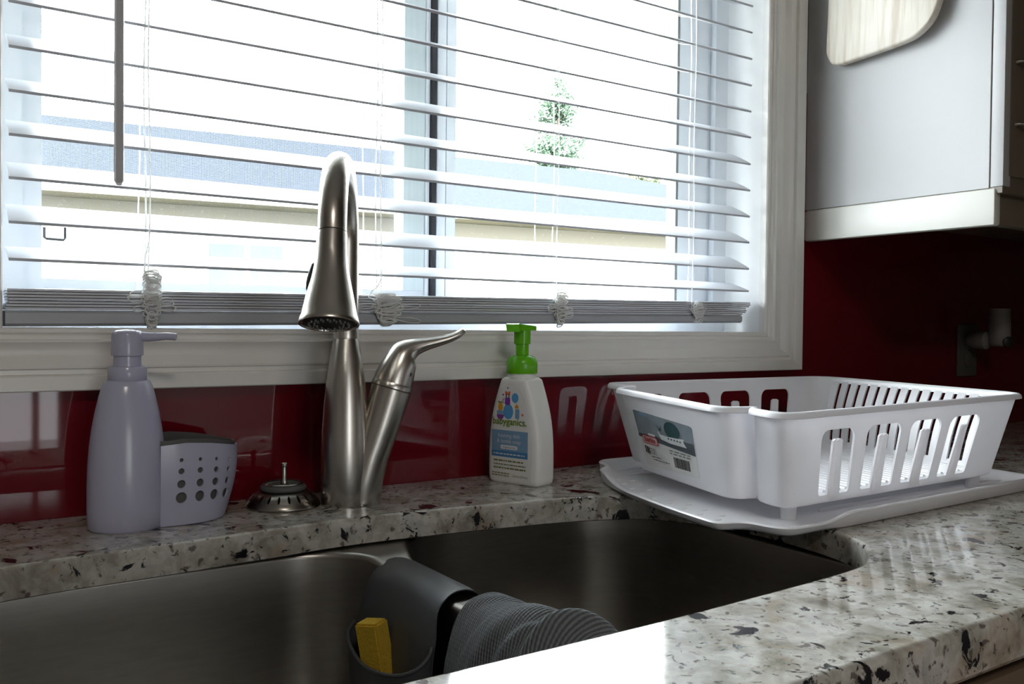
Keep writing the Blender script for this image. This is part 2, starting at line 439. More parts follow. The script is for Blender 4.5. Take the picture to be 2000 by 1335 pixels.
# ================================================================ SETTING
FL, CE = -.91, 1.55
X0, X1, Y0 = -2.2, 2.5, -3.9
o = MB().box((X0-.1, Y0-.1, FL-.05), (X1+.1, .15, FL)).build('floor', 'floor'); tag(o, kind='structure')
o = MB().box((X0-.1, Y0-.1, CE), (X1+.1, .15, CE+.05)).build('ceiling', 'ceiling'); tag(o, kind='structure')
WX0, WX1, WZ0, WZ1 = .0715, 1.198, .1977, 1.02
def rect(a, b, c, d): return [(a, b), (c, b), (c, d), (a, d)]
o = MB().sheet(rect(X0, FL, X1, CE), [rect(WX0-.012, WZ0-.012, WX1+.012, WZ1+.012)], lambda x, z, t: Vector((x, .076+t, z)), .14, 5).build('wall_north', 'wall', smooth=0)
wall_n = tag(o, kind='structure')
bsp = [(-.9, 0), (X1, 0), (X1, .62), (1.279, .62), (1.279, .1335), (-.9, .1335)]
MB().sheet(bsp, [], lambda x, z, t: Vector((x, .003+t, z)), .006, 5).build('backsplash_panel', 'redglass', wall_n, smooth=0)['label'] = 'glossy dark red glass backsplash panel'
o = MB().box((X1, Y0, FL), (X1+.1, .15, CE)).build('wall_east', 'cabbrown', smooth=0); tag(o, kind='structure')
o = MB().box((X0-.1, Y0, FL), (X0, .15, CE)).build('wall_west', 'wall', smooth=0); tag(o, kind='structure')
BX0, BX1, BZ0, BZ1 = -.35, .61, -.55, .75
o = MB().sheet(rect(X0, FL, X1, CE), [rect(BX0, BZ0, BX1, BZ1)], lambda x, z, t: Vector((x, Y0-.05+t, z)), .1, 5).build('wall_south', 'wall', smooth=0); tag(o, kind='structure')
o = MB().box((.88, Y0, FL), (X1, -1.45, CE)).build('light_blocker_wall', 'cabbrown', smooth=0); tag(o, kind='structure')  # unseen wall return added to keep back-window light off the right side
# window behind the camera (seen only as reflections)
wb = MB()
for a, b in (((BX0, BZ0), (BX0+.05, BZ1)), ((BX1-.02, BZ0), (BX1, BZ1)), ((BX0, BZ0), (BX1, BZ0+.05)), ((BX0, BZ1-.05), (BX1, BZ1)), ((.475, BZ0), (.505, BZ1)), ((-.12, BZ0), (-.07, BZ1)), ((BX0, .1), (BX1, .13))):
    wb.box((a[0], Y0-.08, a[1]), (b[0], Y0-.02, b[1]))
o = wb.build('window_2', 'vinyl', smooth=0); tag(o, kind='structure')
MB().box((BX0, Y0-.055, BZ0), (BX1, Y0-.05, BZ1)).build('glass_pane', 'sheer', o, smooth=0)

# window_1 : white vinyl horizontal slider
def frame_ring(o_, i_, y0, y1, m=None):
    return (m or MB()).sheet(rect(*o_), [rect(*i_)], lambda x, z, t: Vector((x, (y0+y1)/2+t, z)), y1-y0, 5)
o = frame_ring((WX0, WZ0, WX1, WZ1), (.097, .236, 1.168, WZ1-.04), .083, .15)
win = o.build('window_1', 'vinyl', smooth=0); tag(win, kind='structure')
def wpart(name, mat, x0, x1, y0, y1, z0=.236, z1=.98, bev=.0015):
    return MB().box((x0, y0, z0), (x1, y1, z1), bev).build(name, mat, win)
m = frame_ring((.0972, .2362, .597, .9798), (.1165, .252, .563, .955), .092, .118)
sash = m.build('left_sash', 'vinyl', win, smooth=0)
MB().box((.5635, .0905, .2525), (.5965, .0918, .9545), .0004).build('meeting_stile_cover', 'vinyl_g', sash, smooth=0)
MB().box((.116, .103, .25), (.564, .107, .956)).build('glass_pane', 'glass', sash, smooth=0)
wpart('sash_lip', 'vinyl', .5975, .6035, .088, .12)
wpart('weatherstrip', 'gasket', .604, .6125, .084, .118)['label'] = 'black rubber weatherstrip'
m = frame_ring((.6285, .2362, 1.111, .9798), (.6435, .246, 1.0815, .96), .085, .112)
m.box((.613, .085, .2365), (.628, .112, .9795), .002); m.box((1.1115, .085, .2365), (1.125, .112, .9795), .002); m.box((1.126, .088, .2365), (1.155, .112, .9795), .002)
sash2 = m.build('right_sash', 'vinyl', win, smooth=30)
MB().box((.643, .099, .244), (1.082, .103, .962)).build('glass_pane', 'glass', sash2, smooth=0)
wpart('glazing_bead', 'l_grey', 1.0750, 1.0812, .083, .0985, .2465, .9595)
wpart('frame_channel', 'vinyl', 1.1555, 1.1675, .095, .13)
MB().box((.1, .128, .24), (.6, .1284, .975)).build('insect_screen', 'screen', win, smooth=0)['label'] = 'fine grey insect screen over left pane'
m = MB(); m.tube([(.1225, .124, .312), (.1225, .124, .3005), (.125, .124, .299), (.1425, .124, .2985), (.144, .124, .301), (.144, .124, .313)], .0016, 8)
m.build('screen_pull_tab', 'gasket', win)['label'] = 'small black screen pull tab'
# reveals
m = frame_ring((WX0-.0119, WZ0-.0119, WX1+.0119, WZ1+.0119), (WX0, WZ0, WX1, WZ1), .0041, .0829)
o = m.build('trim_5', 'reveal', smooth=0); tag(o, kind='structure')
# casing, swept profile with mitred corners
CW = .0662
prof = [(0, -.004), (0, .0075), (.0015, .0095), (.005, .0102), (.0068, .0085), (.0078, .0105), (.012, .0112), (.0135, .0150), (.0150, .0155), (.020, .0125), (.0275, .0112), (.0305, .0118), (.0355, .0158), (.0405, .0180), (.0425, .0178), (.0440, .0152), (.0485, .0152), (.0495, .0200), (.0510, .0212), (.0650, .0222), (CW, .0210), (CW, -.004)]
corners = [(WX0, WZ0, -1, -1), (WX1, WZ0, 1, -1), (WX1, WZ1, 1, 1), (WX0, WZ1, -1, 1)]
for k in range(4):
    a = corners[k]; b = corners[(k+1) % 4]
    rs = [[Vector((c[0]+c[2]*w*(1.26 if c[2] > 0 else 1), -d, c[1]+c[3]*w*.975)) for w, d in prof] for c in (a, b)]
    o = MB().rings(rs).build('trim_%d' % (k+1), 'trim', smooth=30); tag(o, kind='structure')

# ================================================================ COUNTERTOP with sink cut-out
hole_c = [(.10, -.178), (.20, -.1726), (.30, -.163), (.39, -.158), (.48, -.164), (.57, -.175), (.67, -.194), (.745, -.235), (.782, -.33), (.778, -.44), (.752, -.508), (.70, -.548), (.6487, -.560), (.54, -.566), (.437, -.5695), (.30, -.570), (.18, -.569), (.08, -.560), (.01, -.53), (-.035, -.45), (-.04, -.33), (-.01, -.235), (.04, -.19)]
hole = [(p.x, p.y) for p in cr([Vector((*p, 0)) for p in hole_c], 6, True)]
CX0, CX1, CY0, CY1 = -.9, X1, -.690, 0
def counter():
    m = MB(); out = rect(CX0, CY0, CX1, CY1)
    # top, with eased edges at the cut-out and the front
    T = 0.0; B = -.030
    e = .0045
    def offs(lp, d):
        n = len(lp); res = []
        for i in range(n):
            a = Vector(lp[i-1]); b = Vector(lp[(i+1) % n]); t = (b-a).normalized(); res.append((lp[i][0]+t.y*d, lp[i][1]-t.x*d))
        return res
    area = sum(hole[i-1][0]*hole[i][1]-hole[i][0]*hole[i-1][1] for i in range(len(hole)))
    sg = -1 if area < 0 else 1
    h_out = offs(hole, sg*e)
    pts = [Vector(p) for p in out]+[Vector(p) for p in h_out]; n = len(h_out)
    ed = [(i, (i+1) % 4) for i in range(4)]+[(4+i, 4+(i+1) % n) for i in range(n)]
    vo, eo, fo, *_ = delaunay_2d_cdt(pts, ed, [], 1, 1e-7)
    tr = [tuple(f) for f in fo if not inpoly(sum(vo[i].x for i in f)/3, sum(vo[i].y for i in f)/3, h_out)]
    m.add([(v.x, v.y, T) for v in vo], tr); m.add([(v.x, v.y, B) for v in vo], tr)
    rs = []
    for k in range(5):
        a = k/4*PI/2; d = e*(1-math.sin(a)); z = T-e*(1-math.cos(a)); q = offs(hole, sg*d)
        rs.append([Vector((x, y, z)) for x, y in q])
    rs.append([Vector((x, y, B+.002)) for x, y in hole]); rs.append([Vector((x, y, B)) for x, y in h_out])
    m.rings(rs, cap0=False, cap1=False)
    # laminated, rounded front edge
    fp = [(CY0, T)]
    for k in range(1, 7):
        a = k/6*PI/2; fp.append((CY0-.006*math.sin(a), T-.006*(1-math.cos(a))))
    fp += [(CY0-.006, -.034), (CY0-.003, -.038), (CY0+.03, -.038), (CY0+.03, B), (CY0+.03, B)]
    m.rings([[Vector((x, y, z)) for y, z in fp] for x in (CX0, CX1)], closed=False, cap0=False, cap1=False)
    m.box((CX0, CY1-.001, B), (CX1, CY1, T)); m.box((CX0-.001, CY0, B), (CX0, CY1, T)); m.box((CX1-.001, CY0, B), (CX1, CY1, T))
    return m
o = counter().build('countertop', 'granite', smooth=35)
tag(o, 'polished speckled granite countertop with a cut-out around the steel sink', 'countertop')
# base cabinet under the counter
cab = thing('base_cabinet', 'brown wooden base cabinet below the granite counter front', 'cabinet', (.9, -.66, FL))
m = MB(); m.box((CX0, -.665, FL+.1), (CX1-.21, -.645, -.039)); m.box((CX0, -.62, FL), (CX1-.21, -.60, FL+.1)); m.box((CX0, -.64, FL), (CX0+.02, -.01, -.035)); m.box((CX1-.23, -.64, FL), (CX1-.21, -.01, -.035))
m.build('body', 'cabbrown', cab, smooth=0)
for k, x in enumerate((-.85, -.37, .11, .59, 1.07, 1.55, 2.03)):
    d = MB().box((x, -.684, FL+.12), (x+.46, -.665, -.20), .003).build('door', 'cabbrown', cab)
    MB().box((x+.06, -.688, FL+.19), (x+.40, -.6835, -.27), .003).build('door_panel', 'cabbrown', d)
    MB().box((x, -.684, -.185), (x+.46, -.665, -.052), .003).build('drawer_front', 'cabbrown', cab)

# ================================================================ SINK
sink = thing('kitchen_sink', 'brushed steel double bowl sink mounted under the granite counter', 'sink', (.37, -.37, -.24))
ZD = -.0304
LB = rrect(-.035, -.572, .3935, -.152, [.05, .085, .09, .08], 10)
RB = rrect(.4265, -.572, .785, -.125, [.08, .10, .095, .05], 10)
LB = [(p.x, p.y) for p in resample(LB, .008)]; RB = [(p.x, p.y) for p in resample(RB, .008)]
def dip(m):
    def ss(a, b, x):
        t = max(0, min(1, (x-a)/(b-a))); return t*t*(3-2*t)
    for v in m.v:
        v.z -= .0115*ss(-.185, -.235, v.y)*(1-ss(.022, .05, abs(v.x-.41)))*(1-ss(-.05, -.10, v.z))
    return m
deck = rect(-.075, -.605, .82, -.05)
def bowl_rings(lp, depth, cx, cy):
    rs = []
    def sc(q, d):
        n = len(q); out = []
        for i in range(n):
            a = Vector(q[i-1]); b = Vector(q[(i+1) % n]); t = (b-a).normalized(); out.append((q[i][0]-t.y*d, q[i][1]+t.x*d))
        return out
    r0 = .006
    for k in range(6):
        a = k/5*PI/2; rs.append([Vector((x, y, ZD-r0*(1-math.cos(a)))) for x, y in sc(lp, r0*math.sin(a)-r0)])
    for k in range(1, 5):
        rs.append([Vector((x, y, ZD-r0-(depth-.05-r0)*k/4)) for x, y in sc(lp, .008*k/4)])
    for k in range(1, 6):
        a = k/5*PI/2; rs.append([Vector((x, y, ZD-depth+.05-.04*math.sin(a))) for x, y in sc(lp, .008+.042*(1-math.cos(a)))])
    base = rs[-1]; c = Vector((cx, cy, ZD-depth))
    for s_ in (.6, .25, .12): rs.append([c+(p-c)*s_+Vector((0, 0, (p.z-c.z)*(s_-s_*s_)*0)) for p in base])
    return rs
def grow(q, d):
    n = len(q); out = []
    for i in range(n):
        a = Vector(q[i-1]); b = Vector(q[(i+1) % n]); t = (b-a).normalized(); out.append((q[i][0]+t.y*d, q[i][1]-t.x*d))
    return out
def plate():
    m = MB(); hl = [grow(LB, .006), grow(RB, .006)]
    pts = [Vector(p) for p in deck]; ed = [(i, (i+1) % 4) for i in range(4)]
    for h in hl:
        b = len(pts); pts += [Vector(p) for p in h]; ed += [(b+i, b+(i+1) % len(h)) for i in range(len(h))]
    vo, eo, fo, *_ = delaunay_2d_cdt(pts, ed, [], 1, 1e-7)
    tr = [tuple(f) for f in fo if not any(inpoly(sum(vo[i].x for i in f)/3, sum(vo[i].y for i in f)/3, h) for h in hl)]
    return m.add([(v.x, v.y, ZD) for v in vo], tr)
# the two bowls nearly touch at the divider: keep the rims clear of each other
dip(plate()).build('rim_deck', 'steel', sink)
for lp, cx, nm in ((LB, .18, 'left_bowl'), (RB, .605, 'right_bowl')):
    m = MB(); m.rings(bowl_rings(lp, .20, cx, -.36), cap0=False)
    b = dip(m).build(nm, 'steel', sink, smooth=60)
    MB().lathe([(.043, -.001), (.043, .002), (.038, .0025), (.030, -.004), (.012, -.005)], (cx, -.36, ZD-.1975)).build('drain', 'darksteel', b)

# ================================================================ FAUCET
fx, fy = .4045, -.0845
fau = thing('kitchen_faucet', 'brushed nickel gooseneck faucet with side lever behind the sink', 'faucet', (fx, fy, 0))
m = MB().lathe([(.0262, 0), (.0266, .003), (.0270, .03), (.0272, .055), (.0262, .085), (.0245, .112), (.0218, .140), (.0185, .163), (.0155, .180), (.0140, .1875)], (fx, fy, 0), n=48)
hd = Vector((.95, -.31, 0)).normalized()
C0 = Vector((fx, fy, 0))
def hp(s, z): return C0+hd*s+Vector((0, 0, z))
axis = (hp(.0525, .134)-hp(.0155, 0)).normalized()
arm = [hp(.0165, .0003), hp(.0168, .004), hp(.021, .03), hp(.028, .055), hp(.0365, .08), hp(.044, .105), hp(.0515, .131)]
m.tube([hp(.0175, .0003), hp(.0178, .006)]+arm[1:], [.0212, .0220, .0224, .0224, .0212, .0216, .0222, .0228], 32, side=(0, 1, 0))
m.build('body', 'nickel', fau, smooth=50)
cc = hp(.0520, .1325)
m = MB().lathe([(.0222, -.0015), (.0238, 0), (.0238, .003), (.0228, .006)], cc, axis, n=40)
m.build('valve_collar', 'nickel', fau)
side = Vector((-hd.y, hd.x, 0))
lev = cr([cc+axis*.003, cc+axis*.012, hp(.0605, .158), hp(.0665, .1705), hp(.0765, .1775), hp(.0895, .1815), hp(.1045, .1850), hp(.117, .1885), hp(.127, .1925), hp(.134, .1970), hp(.1370, .1998)], 5)
N = len(lev); lr = []
rt_ = [(0, (.0230, .0230)), (.10, (.0224, .0224)), (.2, (.0200, .0204)), (.3, (.0166, .0172)), (.4, (.0110, .0135)), (.5, (.0078, .0115)), (.6, (.0060, .0105)), (.72, (.0052, .0105)), (.82, (.0046, .0100)), (.9, (.0040, .0085)), (.96, (.0033, .0065)), (1, (.0012, .002))]
for i in range(N):
    t = i/(N-1); lr.append((sm(t, [(a, b[1]) for a, b in rt_]), sm(t, [(a, b[0]) for a, b in rt_])))
m = MB().tube(lev, lr, 28, side=side)
h_ = m.build('lever_handle', 'nickel', fau, smooth=60)
m = MB().lathe([(.0026, -.002), (.0026, .0012), (.0015, .0016)], hp(.0700, .148)-side*.0150, -side, n=14); m.build('set_screw', 'black', h_)
sd = Vector((-.47, -.88, 0)).normalized()
def sp(r, z): return C0+sd*r+Vector((0, 0, z))
MB().lathe([(.0128, .1865), (.0128, .1882), (.0140, .1886), (.0140, .2075), (.0136, .2085)], C0, n=32).build('neck_collar', 'nickel', fau)
path = [sp(0, .200), sp(0, .24), sp(0, .285)]
for k in range(1, 25):
    a = PI*k/24*.985; path.append(sp(.081-.081*math.cos(a), .288+.080*math.sin(a)))
pe = path[-1]
m = MB().tube(path, .0137, 28, side=side); m.build('spout', 'nickel', fau, smooth=60)
he = sp(.183, .2125); ha = (he-pe).normalized(); L = (he-pe).length
m = MB().lathe([(.0122, -.001), (.0122, .0008), (.0141, .0012), (.0143, .004), (.0147, .018), (.0160, .034), (.0190, .050), (.0221, .064), (.0242, .0745), (.0256, .0815), (.0272, .0865), (.0281, .0892), (.0279, .0908), (.0262, .0908), (.0254, .0882), (.0236, .0882)], pe, ha, n=48)
head = m.build('spray_head', 'nickel', fau, smooth=50)
m = MB().lathe([(.0240, .0870), (.0240, .0895), (.021, .0907), (.010, .0900), (.0085, .0920), (.004, .0920)], pe, ha, n=32); sf = m.build('spray_face', 'black', head)
MB().lathe([(.01405, .0002), (.01415, .0004), (.01415, .0012), (.01405, .0014)], pe, ha, n=40).build('joint_ring', 'black', head)
a1 = ha.orthogonal().normalized(); a2 = ha.cross(a1)
m = MB()
for rr, n_ in ((.0135, 14), (.0185, 20)):
    for k in range(n_):
        t = 2*PI*k/n_; m.lathe([(.0013, .0885), (.0010, .0925)], pe+a1*rr*math.cos(t)+a2*rr*math.sin(t), ha, n=6)
m.build('nozzle_ring', 'l_grey', head)
lv = -(rt-ha*rt.dot(ha)).normalized()
bpts = [pe+ha*t+lv*(sm(t, [(.02, .0150), (.036, .0165), (.052, .0198), (.06, .0205)])) for t in (.030, .034, .042, .050, .056, .060)]
MB().tube(bpts, [.001, (.0022, .006), (.0030, .0075), (.0030, .0075), (.0022, .006), .001], 16, side=lv).build('spray_button', 'black', head)

# ================================================================ DISPENSER WITH SPONGE CADDY
lx, ly = .1745, -.0790
lil = thing('soap_dispenser', 'lilac plastic pump soap dispenser with attached sponge caddy left of faucet', 'soap dispenser', (lx, ly, 0))
m = MB().lathe([(.0340, 0.0000), (.0362, 0.0024), (.0368, 0.0194), (.0368, 0.0437), (.0362, 0.0632), (.0347, 0.0826), (.0325, 0.1001), (.0295, 0.1166), (.0262, 0.1312), (.0235, 0.1409), (.0215, 0.1453), (.0195, 0.1466)], (lx, ly, 0), n=48, sy=.86)
m.build('bottle', 'lilac', lil, smooth=50)
m = MB().lathe([(.0176, 0.1458), (.0182, 0.1466), (.0182, 0.1594), (.0176, 0.1602), (.0130, 0.1604)], (lx, ly, 0), n=40); m.build('collar', 'lilac', lil)
m = MB().lathe([(.0128, 0.1599), (.0128, 0.1725)], (lx, ly, 0), n=32); m.build('pump_stem', 'lilac', lil)
pump = MB().lathe([(.0125, 0.1706), (.0148, 0.1711), (.0150, 0.1725), (.0148, 0.1915), (.0138, 0.1944), (.0105, 0.1963), (.004, 0.1970)], (lx, ly, 0), n=40).build('pump_head', 'lilac', lil, smooth=50)
nd = Vector((.90, -.43, 0)).normalized()
m = MB().tube([Vector((lx, ly, .1900))+nd*s+Vector((0, 0, z)) for s, z in ((.010, .0), (.020, -.0004), (.030, 0), (.036, .0006), (.043, .0002), (.0465, -.0003))], [(.0050, .0042), (.0046, .0040), (.0040, .0037), (.0037, .0034), (.0036, .0033), (.0035, .0032)], 18, side=(0, 0, 1)); m.build('pump_nozzle', 'lilac', pump)
# caddy shell: front curve, s along the front from bottle to right end and round the back
cad_c = [Vector(p) for p in ((.2015, -.1005, 0), (.224, -.1020, 0), (.248, -.0980, 0), (.268, -.0890, 0), (.2835, -.0725, 0), (.2850, -.055, 0), (.271, -.041, 0), (.243, -.036, 0), (.205, -.037, 0))]
cad = cr(cad_c, 10)
cd = [0]
for a, b in zip(cad, cad[1:]): cd.append(cd[-1]+(b-a).length)
CL = cd[-1]
def cad_at(s):
    s = max(0, min(CL, s)); k = 0
    while k < len(cd)-2 and cd[k+1] < s: k += 1
    t = (s-cd[k])/(cd[k+1]-cd[k]); p = cad[k].lerp(cad[k+1], t); d = (cad[k+1]-cad[k]).normalized()
    return p, Vector((d.y, -d.x, 0))
def cad_top(s): return pw(s/CL, [(0, .0815), (.12, .0835), (.25, .0815), (.40, .0765), (.5, .074), (.62, .076), (.78, .082), (.9, .0845), (1, .084)])
def cmap(s, v, t):
    v = v/.08; p, nrm = cad_at(s); z = v*cad_top(s)
    ctr = Vector((.236, -.066, 0)); flare = .74+.24*math.sin(min(1, v/.8)*PI/2)+.04*v
    q = Vector((ctr.x+(p.x-ctr.x)*(flare if p.x > ctr.x else 1), ctr.y+(p.y-ctr.y)*(.9+.1*flare), 0))
    return q+nrm*t+Vector((0, 0, z))
sx = [.0195, .0385, .0565, .0740]
holes = []; hc = []
for j, (v, r) in enumerate(((.80, .0019), (.665, .0029), (.51, .0040), (.345, .0053))):
    for k, s in enumerate(sx):
        holes.append(circ(s, v*.08, r, 16)); hc.append((s, v, r))
m = MB().sheet(rect(0, .0012, CL, .08), holes, cmap, .0022, (.004, .005)); shell = m.build('sponge_caddy', 'lilac', lil, smooth=50)
bot = [cmap(CL*i/40, .0016, 0) for i in range(41)]
m = MB().rings([[p+Vector((0, 0, -.0012)) for p in bot], [p+Vector((0, 0, .002)) for p in bot]]); m.build('caddy_base', 'lilac', shell)
lin = MB()
def lmap(s, v, t):
    p, nrm = cad_at(s); return cmap(s, min(v, .08), 0)-nrm*(.0032+t)+Vector((0, 0, max(0, v-.08)))
lin.sheet(rect(0, .005, CL, .084), [], lmap, .0024, (.005, .012)); lin.build('caddy_liner', 'liner', lil, smooth=50)['label'] = 'dark grey rubber liner with raised lip'
MB().box((.206, -.0885, .004), (.2560, -.0465, .064), .006).build('liner_core', 'liner', lil)

# ================================================================ BASKET STRAINER
sx_, sy_ = .3425, -.0560
st = thing('sink_strainer', 'steel basket strainer upside down on counter beside faucet base', 'strainer', (sx_, sy_, 0))
m = MB()
prof_s = [(.0398, .0), (.0405, .0010), (.0397, .0035), (.0375, .0072), (.0345, .0110), (.0305, .0145), (.0255, .0168), (.0180, .0175)]
def smap(a, v, t):
    r = sm(v, [(i/(len(prof_s)-1), p[0]) for i, p in enumerate(prof_s)]); z = sm(v, [(i/(len(prof_s)-1), p[1]) for i, p in enumerate(prof_s)])
    th = a/.04; k = t*.6
    return Vector((sx_+(r+k)*math.cos(th), sy_+(r+k)*math.sin(th), z+k))
slots = []
for k in range(20):
    a = 2*PI*.04*(k+.5)/20; slots.append([(a+x*.0017, .60+y*.15) for x, y in circ(0, 0, 1, 12)])
m.sheet(rect(0, 0, 2*PI*.04, 1), slots, smap, .0014, (.006, .09)); bk = m.build('basket', 'darksteel', st, smooth=60)
MB().lathe([(.020, .004), (.020, .0165)], (sx_, sy_, 0)).build('inner_shadow_cup', 'black', st)['label'] = 'black cup standing in for the shade inside the basket'  # black insert paints the shade seen through the slots
MB().lathe([(.0200, .0172), (.0245, .0182), (.0258, .0205), (.0250, .0228), (.0225, .0248), (.0195, .0250), (.0186, .0236), (.006, .0234), (.004, .0238)], (sx_, sy_, 0), n=36).build('rubber_stopper', 'liner', st, smooth=50)
MB().lathe([(.0210, .0250), (.0220, .0256), (.0208, .0264), (.0198, .0258), (.0210, .0250)], (sx_, sy_, 0), n=36, cap0=False, cap1=False).build('stopper_ring', 'darksteel', st)
MB().lathe([(.0040, .0230), (.0040, .0285), (.0029, .0310), (.0029, .0440), (.0036, .0450), (.0036, .0475), (.0025, .0485)], (sx_+.001, sy_, 0), n=18).build('post_knob', 'nickel', st, smooth=30)

# ================================================================ WHITE SOAP BOTTLE, GREEN PUMP
bc = Vector((.6570, -.0690, 0)); e1 = Vector((.298, -.9545, 0)).normalized(); e2 = Vector((.953, .303, 0)).normalized()
bot_ = thing('foam_soap_bottle', 'white foaming soap bottle with bright green pump right of faucet', 'soap bottle', bc)
Wt = [(0, .0385), (.003, .0412), (.012, .0424), (.04, .0424), (.062, .0413), (.08, .0390), (.096, .0355), (.110, .0312), (.122, .0270), (.131, .0236), (.1345, .0222), (.1365, .0195), (.1375, .0175)]
Tt = [(0, .0180), (.003, .0197), (.012, .0202), (.06, .0202), (.09, .0200), (.115, .0197), (.131, .0193), (.1345, .0188), (.1375, .0165)]
def bsec(z, n=44):
    w = sm(z, Wt); t = sm(z, Tt); pts = []
    for k in range(n):
        a = 2*PI*(k+.5)/n; c, s = math.cos(a), math.sin(a); p = 2/6.5
        pts.append(bc+e1*(w*math.copysign(abs(c)**p, c))+e2*(t*math.copysign(abs(s)**p, s))+Vector((0, 0, z)))
    return pts
zs = [0, .001, .003, .007, .012, .02, .03, .04, .05, .06, .07, .08, .088, .096, .103, .110, .116, .122, .127, .131, .1335, .135, .1365, .1375]
m = MB().rings([bsec(z) for z in zs]); body = m.build('bottle', 'soapwhite', bot_, smooth=60)
MB().lathe([(.0190, .1365), (.0190, .1395), (.0178, .1400), (.0178, .1440)], bc, n=36).build('neck', 'soapwhite', bot_)
MB().lathe([(.0196, .1425), (.0202, .1435), (.0204, .1540), (.0198, .1585), (.0180, .1625), (.0150, .1650), (.0105, .1660)], bc, n=40).build('pump_cap', 'green', bot_, smooth=50)
MB().lathe([(.0090, .1645), (.0086, .1660), (.0086, .1820)], bc, n=28).build('pump_stem', 'green', bot_)
m = MB().lathe([(.0092, .1805), (.0108, .1810), (.0110, .2000)], bc, n=28)
pd = Vector((-.953, -.303, 0)); ps = Vector((.303, -.953, 0))
prf = [(-.0165, .1985), (.0125, .1985), (.0165, .1985), (.0175, .1965), (.0195, .1965), (.0200, .2015), (.0215, .2062), (.0190, .2075), (.0150, .2066), (-.0155, .2042), (-.0168, .2030)]
m.rings([[bc+pd*a+ps*w+Vector((0, 0, z)) for a, z in prf] for w in (-.0105, -.0095, .0095, .0105)])
m.build('pump_head', 'green', bot_, smooth=35)['label'] = 'translucent green pump head with short spout'
def greek(add, u0, u1, v, hgt, seed):
    g = random.Random(seed); x = u0
    while x < u1:
        w = min(hgt*g.uniform(1.2, 4.2), u1-x)
        if w > hgt*.4: add(x, x+w, v, v+hgt)
        x += w+hgt*.8
# printed label on the wide face
def lab(u, z, d=.0002):                      # u along the face (+ towards the camera side), z height
    t = sm(z, Tt); w = sm(z, Wt); x = min(.999, abs(u)/w)
    dep = t*(1-x**6.5)**(1/6.5)
    return bc+e1*u-e2*(dep+d)+Vector((0, 0, z))
def flat(poly, d=.0003):
    m = MB()
    m.sheet(poly, [], lambda u, z, t: lab(u, z, d+t), .0002, (.006, .006)); return m
def decal(name, poly, mat, d=.0003): return flat(poly, d).build(name, mat, body, smooth=0)
arch = [(-.036, .003), (.031, .003), (.033, .03), (.0325, .055), (.030, .078), (.0255, .098), (.0185, .116), (.010, .127), (0, .1305), (-.010, .129), (-.018, .122), (-.025, .110), (-.031, .092), (-.035, .07), (-.0365, .04)]
decal('label_panel', arch, 'labelwhite', .0001)
decal('label_band', [(-.0335, .0425), (.0265, .0425), (.0265, .0690), (-.0335, .0690)], 'b_blue')
decal('label_band', [(-.0335, .0345), (.0265, .0345), (.0265, .0424), (-.0335, .0424)], 'b_blue2')
decal('label_pill', rrect(-.018, .0445, .0105, .0500, .0027), 'b_white', .0006)
def btext(txt, size, u, z, mat, name='label_text', bold=0, align='CENTER', d=.0009):
    vs, fs = text_mesh(txt, size, align, bold)
    MB().add([lab(u+x, z+y, d) for x, y in vs], fs).build(name, mat, body, smooth=0)
btext('babyganics.', .0128, -.0035, .0765, 'b_green', 'brand_text', .00018)
btext('foaming dish', .0072, -.004, .0600, 'b_white'); btext('& bottle soap', .0072, -.004, .0528, 'b_white')
btext('fragrance free', .0036, -.0035, .0460, 'b_blue2')
def small_print(u0, u1, z, hgt, mat, seed):
    m = MB()
    def add(a, b, c, d):
        n = max(1, int((b-a)/.004))
        for i in range(n):
            x0, x1 = lerp(a, b, i/n), lerp(a, b, (i+1)/n); m.add([lab(x0, c, .0009), lab(x1, c, .0009), lab(x1, d, .0009), lab(x0, d, .0009)], [(0, 1, 2, 3)])
    greek(add, u0, u1, z, hgt, seed); tag(m.build('small_print', mat, body, smooth=0), kind='stuff')
small_print(-.030, .024, .0375, .0016, 'b_white', 1)
small_print(-.029, .020, .0287, .0017, 'b_olive', 2); small_print(-.029, .024, .0240, .0013, 'b_olive', 3); small_print(-.029, .024, .0193, .0017, 'b_olive', 4)
small_print(-.032, -.003, .0125, .0012, 'b_olive', 5); small_print(-.032, -.003, .0095, .0012, 'b_olive', 6)
btext('16 fl oz (473 mL)', .0036, .0025, .0098, 'b_olive', align='LEFT')
S = 'label_picture'
decal(S, circ(-.006, .0935, .0082, 22, .0100), 'b_sky'); decal(S, [(-.019+.0060*math.cos(a), .0890+.0068*math.sin(a)) for a in [PI+PI*i/12 for i in range(13)]], 'b_purple', .0004)
decal(S, rrect(-.0250, .0893, -.0135, .0945, .002), 'b_blue', .0003)
decal(S, circ(-.0190, .0990, .0042, 18, .0052), 'b_orange'); decal(S, [(-.023, .1040), (-.0165, .1040), (-.0165, .1062), (-.019, .105), (-.021, .1068), (-.023, .1058)], 'b_green', .0005)
decal(S, rrect(-.0115, .1020, -.0030, .1115, .002), 'b_purple', .0004)
MB().tube([lab(-.0085-.0040+.0026*math.cos(a), .1070+.0030*math.sin(a), .0006) for a in [PI/2+PI*i/8 for i in range(9)]], .0004, 6).build(S, 'b_purple', body)
decal(S, rrect(-.0100, .1110, -.0086, .1160, .0004), 'l_black', .0005); decal(S, rrect(-.0058, .1110, -.0044, .1160, .0004), 'l_black', .0005)
decal(S, [(-.0115, .1150), (-.0030, .1150), (-.0030, .1195), (-.0055, .1195), (-.007, .1175), (-.0085, .1195), (-.0115, .1195)], 'b_coral', .0004)
decal(S, [(.0050+(.0052+.0006*(k % 2))*math.cos(2*PI*k/24), .1115+(.0060+.0007*(k % 2))*math.sin(2*PI*k/24)) for k in range(24)], 'b_sky')
